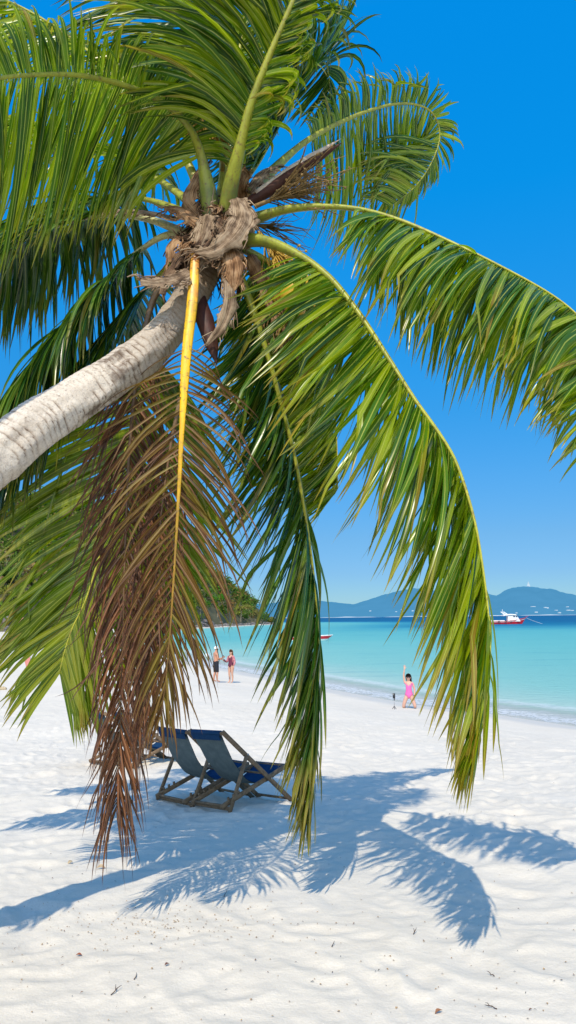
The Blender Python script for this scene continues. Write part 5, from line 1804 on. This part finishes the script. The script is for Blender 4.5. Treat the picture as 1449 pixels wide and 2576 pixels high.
# white buildings on the far slope
HB = [(1340, 1529, 14), (1371, 1533, 8), (1378, 1532, 6), (1395, 1539, 6), (1426, 1546 - 4, 13), (1294, 1544, 5), (1424, 1531, 7), (1480, 1530, 9), (1347, 1553 - 6, 9),
      (1012, 1538, 10), (1035, 1541, 8), (995, 1543, 7), (930, 1541, 6), (1080, 1539, 9), (1405, 1545, 6), (1436, 1537, 9), (1125, 1542, 8), (1160, 1541, 6)]


def house_mesh(w, d, h):
    mb = MB()
    V = [V3(-w, -d, -h * 0.8), V3(w, -d, -h * 0.8), V3(w, d, -h * 0.8), V3(-w, d, -h * 0.8), V3(-w, -d, h), V3(w, -d, h), V3(w, d, h), V3(-w, d, h), V3(-w, 0, h * 1.6), V3(w, 0, h * 1.6)]
    mb.add(V, [(0, 1, 5, 4), (1, 2, 6, 9, 5), (2, 3, 7, 6), (3, 0, 4, 8, 7), (4, 5, 9, 8), (6, 7, 8, 9)])
    return mb


for k, (px, py, w) in enumerate(HB):
    p = far_pt(px, py)
    uu = p.y / F
    o = house_mesh(w * random.uniform(0.25, 0.42) * uu, 12, random.uniform(0.7, 1.3) * uu).build('hillside_building', M['far_white'], smooth=False)
    o.location = p + V3(random.uniform(-1.5, 1.5) * uu, -8, random.uniform(0.2, 1.2) * uu)
    o.rotation_euler = (0, 0, random.uniform(-0.3, 0.3))
    tag(o, 'tiny pale building on the lower slope of the hazy far coast', 'building', 'pale buildings on the far coast')

# ------------------------------------------------------------------ litter on the sand
def mat_attr(name):
    mt, nt, out = new_mat(name)
    g = NT(nt)
    at = g.n('ShaderNodeAttribute', attribute_name='leaf')
    b = g.n('ShaderNodeBsdfPrincipled'); b.inputs['Roughness'].default_value = 0.8
    nz = g.noise(60, 3)
    g.l(g.mix(1.0, at.outputs['Color'], g.ramp(nz.outputs['Fac'], [(0.3, (0.7, 0.7, 0.7)), (0.7, (1.15, 1.15, 1.15))]).outputs['Color'], 'MULTIPLY'), b.inputs['Base Color'])
    g.l(b.outputs[0], out.inputs[0])
    return mt


M['litter'] = mat_attr('dry_litter')
rr = random.Random(9)
mb = MB()
spots = []
for k in range(230):   # tan bits in a drift
    spots.append((rr.gauss(400, 190), 2325 + rr.gauss(0, 38) - 0.0 * rr.random(), 'tan'))
for k in range(190):
    spots.append((rr.uniform(-20, 1470), 2150 + 420 * rr.random() ** 0.8, 'dark' if rr.random() < 0.38 else 'tan'))
for k in range(70):
    spots.append((rr.uniform(0, 1449), rr.uniform(1850, 2150), 'dark'))
PX = np.array([a for a, b, c in spots]); PY = np.array([b for a, b, c in spots])
for (px, py, kd) in spots:
    p = on_z(px, py, 1.9)
    p = G(px, py)
    L = rr.uniform(0.004, 0.008) if kd == 'tan' else rr.uniform(0.004, 0.013)
    w = L * (rr.uniform(0.5, 0.9) if kd == 'tan' else rr.uniform(0.15, 0.4))
    a = rr.uniform(0, 6.28)
    d = V3(math.cos(a), math.sin(a), rr.gauss(0, 0.15)); s_ = V3(-math.sin(a), math.cos(a), rr.gauss(0, 0.15))
    b0 = p + V3(0, 0, 0.004)
    c = (0.42, 0.27, 0.13) if kd == 'tan' else rr.choice([(0.10, 0.055, 0.03), (0.05, 0.04, 0.035), (0.20, 0.09, 0.04)])
    up = V3(0, 0, L * 0.35)
    mb.add([b0 - d * L, b0 - s_ * w + up, b0 + d * L, b0 + s_ * w + up, b0 + up * 1.6], [(0, 1, 4), (1, 2, 4), (2, 3, 4), (3, 0, 4)], c)
o = mb.build('beach_litter', M['litter'], smooth=False)
tag(o, 'tiny tan and dark bits of dry plant litter scattered over the sand', 'litter', kind='stuff')


def twig(px, py, L, ang, label, fork=True, seed=0):
    rnd = random.Random(seed)
    p = G(px, py)
    mb = MB()
    d = V3(math.cos(ang), math.sin(ang), 0)
    pts = [V3(0, 0, 0.004)]
    for i in range(5):
        pts.append(pts[-1] + d * L / 5 + V3(rnd.gauss(0, L * .03), rnd.gauss(0, L * .03), rnd.gauss(0.002, .003)))
    add_tube(mb, pts, [0.0024, 0.0023, 0.0021, 0.0018, 0.0014, 0.0008], 6, (0.09, 0.05, 0.03))
    if fork:
        e = pts[3] + V3(math.cos(ang + 0.8), math.sin(ang + 0.8), 0.15) * L * 0.35
        add_tube(mb, [pts[2], e], [0.0028, 0.001], 5, (0.09, 0.05, 0.03))
    o = mb.build('twig', M['litter']); o.location = p
    tag(o, label, 'twig')


twig(279, 2505, 0.09, 1.2, 'forked brown twig on the foreground sand, lower left', True, 1)
twig(337, 2466, 0.07, 1.6, 'thin dark twig standing out just above the forked one', False, 2)
twig(835, 2384, 0.06, 1.4, 'short dark twig below the middle of the shade', False, 3)
twig(563, 2258, 0.12, 1.5, 'dark twig inside the lower palm shadow', False, 4)
twig(1244, 2458, 0.05, 2.0, 'small reddish twig on the right foreground sand', False, 5)
twig(1250, 2540, 0.06, 2.3, 'dark twig at the bottom right of the foreground sand', True, 6)
twig(1040, 2352, 0.06, 1.1, 'pale dry twig left of the hooked shadow tip', True, 7)


def dry_leaf(px, py, L, ang, col, label, seed=0):
    rnd = random.Random(seed)
    p = G(px, py)
    mb = MB(); V = []
    for i in range(7):
        t = i / 6; w = L * 0.32 * math.sin(math.pi * min(0.97, max(0.03, t)))
        for v in (-1, 0, 1): V.append(V3(L * (t - 0.5), w * v, 0.006 + abs(v) * w * 0.6 + 0.10 * L * math.sin(t * 3)))
    mb.add(V, [(i * 3 + j, (i + 1) * 3 + j, (i + 1) * 3 + j + 1, i * 3 + j + 1) for i in range(6) for j in range(2)], col)
    o = mb.build('dry_leaf', M['litter']); o.location = p; o.rotation_euler = (rnd.gauss(0, .15), rnd.gauss(0, .15), ang)
    tag(o, label, 'leaf')


dry_leaf(254, 2186, 0.075, 0.5, (0.62, 0.46, 0.28), 'pale tan dry leaf on the sand just left of the brown frond tip', 1)
dry_leaf(176, 2172, 0.05, 1.0, (0.60, 0.46, 0.28), 'small tan leaf left of the larger pale tan one', 2)
dry_leaf(198, 2407, 0.035, 0.2, (0.32, 0.10, 0.05), 'reddish brown dry leaf on the left foreground sand', 3)
dry_leaf(420, 2430, 0.03, 0.8, (0.16, 0.06, 0.04), 'dark brown curled leaf in the middle of the foreground sand', 4)
dry_leaf(1105, 2550, 0.04, 0.4, (0.34, 0.15, 0.07), 'rusty dry leaf at the bottom of the foreground sand, right side', 5)

# ------------------------------------------------------------------ light
SKY_RAMP = [(0.0, (0.34, 0.60, 1.0)), (0.03, (0.33, 0.60, 1.0)), (0.057, (0.32, 0.59, 1.01)), (0.104, (0.33, 0.66, 1.03)), (0.18, (0.275, 0.81, 1.25)), (0.262, (0.18, 0.96, 1.5)),
            (0.512, (0.022, 1.6, 2.57)), (0.67, (0.010, 1.95, 3.19)), (0.78, (0.7, 2.0, 2.9)), (1.0, (1.4, 2.2, 2.7))]
SKY_RAMP = [(p, tuple(v / 4 for v in c)) for p, c in SKY_RAMP]
LD = Vector((0.175, 0.84, -1.0)).normalized()
sun_d = bpy.data.lights.new('sun', 'SUN'); sun_d.energy = 4.1; sun_d.angle = math.radians(0.5); sun_d.color = (1.0, 0.905, 0.73)
sun = bpy.data.objects.new('sun', sun_d); COL.objects.link(sun)
sun.rotation_euler = LD.to_track_quat('-Z', 'Y').to_euler()
sun.location = (0, -5, 20)
EL = math.asin(-LD.z); AZ = math.atan2(-LD.x, -LD.y)

w = bpy.data.worlds.new('World'); scene.world = w; w.use_nodes = True
nt = w.node_tree; nt.nodes.clear(); g = NT(nt)
out = g.n('ShaderNodeOutputWorld'); bg = g.n('ShaderNodeBackground'); bg.inputs['Strength'].default_value = 0.10
sky = g.n('ShaderNodeTexSky', sky_type='NISHITA'); sky.sun_disc = False
sky.sun_elevation = EL; sky.sun_rotation = AZ % (2 * math.pi)
sky.altitude = 0; sky.air_density = 1.0; sky.dust_density = 0.0; sky.ozone_density = 1.0
geo = g.n('ShaderNodeTexCoord'); sx = g.n('ShaderNodeSeparateXYZ'); g.l(geo.outputs['Generated'], sx.inputs[0])
tone = g.ramp(sx.outputs[2], SKY_RAMP)
back = g.maprange(sx.outputs[1], 0.15, -0.5)          # paler, hazier sky on the sun's side
tone2 = g.mix(back, tone.outputs['Color'], (0.72, 0.68, 0.66))
tint = g.mix(1.0, g.mix(1.0, sky.outputs[0], tone2, 'MULTIPLY'), (4.0, 4.0, 4.0), 'MULTIPLY')
g.l(tint, bg.inputs['Color']); g.l(bg.outputs[0], out.inputs[0])

scene.view_settings.view_transform = 'Standard'
scene.view_settings.look = 'None'
scene.view_settings.exposure = 0
scene.render.engine = 'CYCLES'
scene.cycles.max_bounces = 8
scene.cycles.transparent_max_bounces = 12
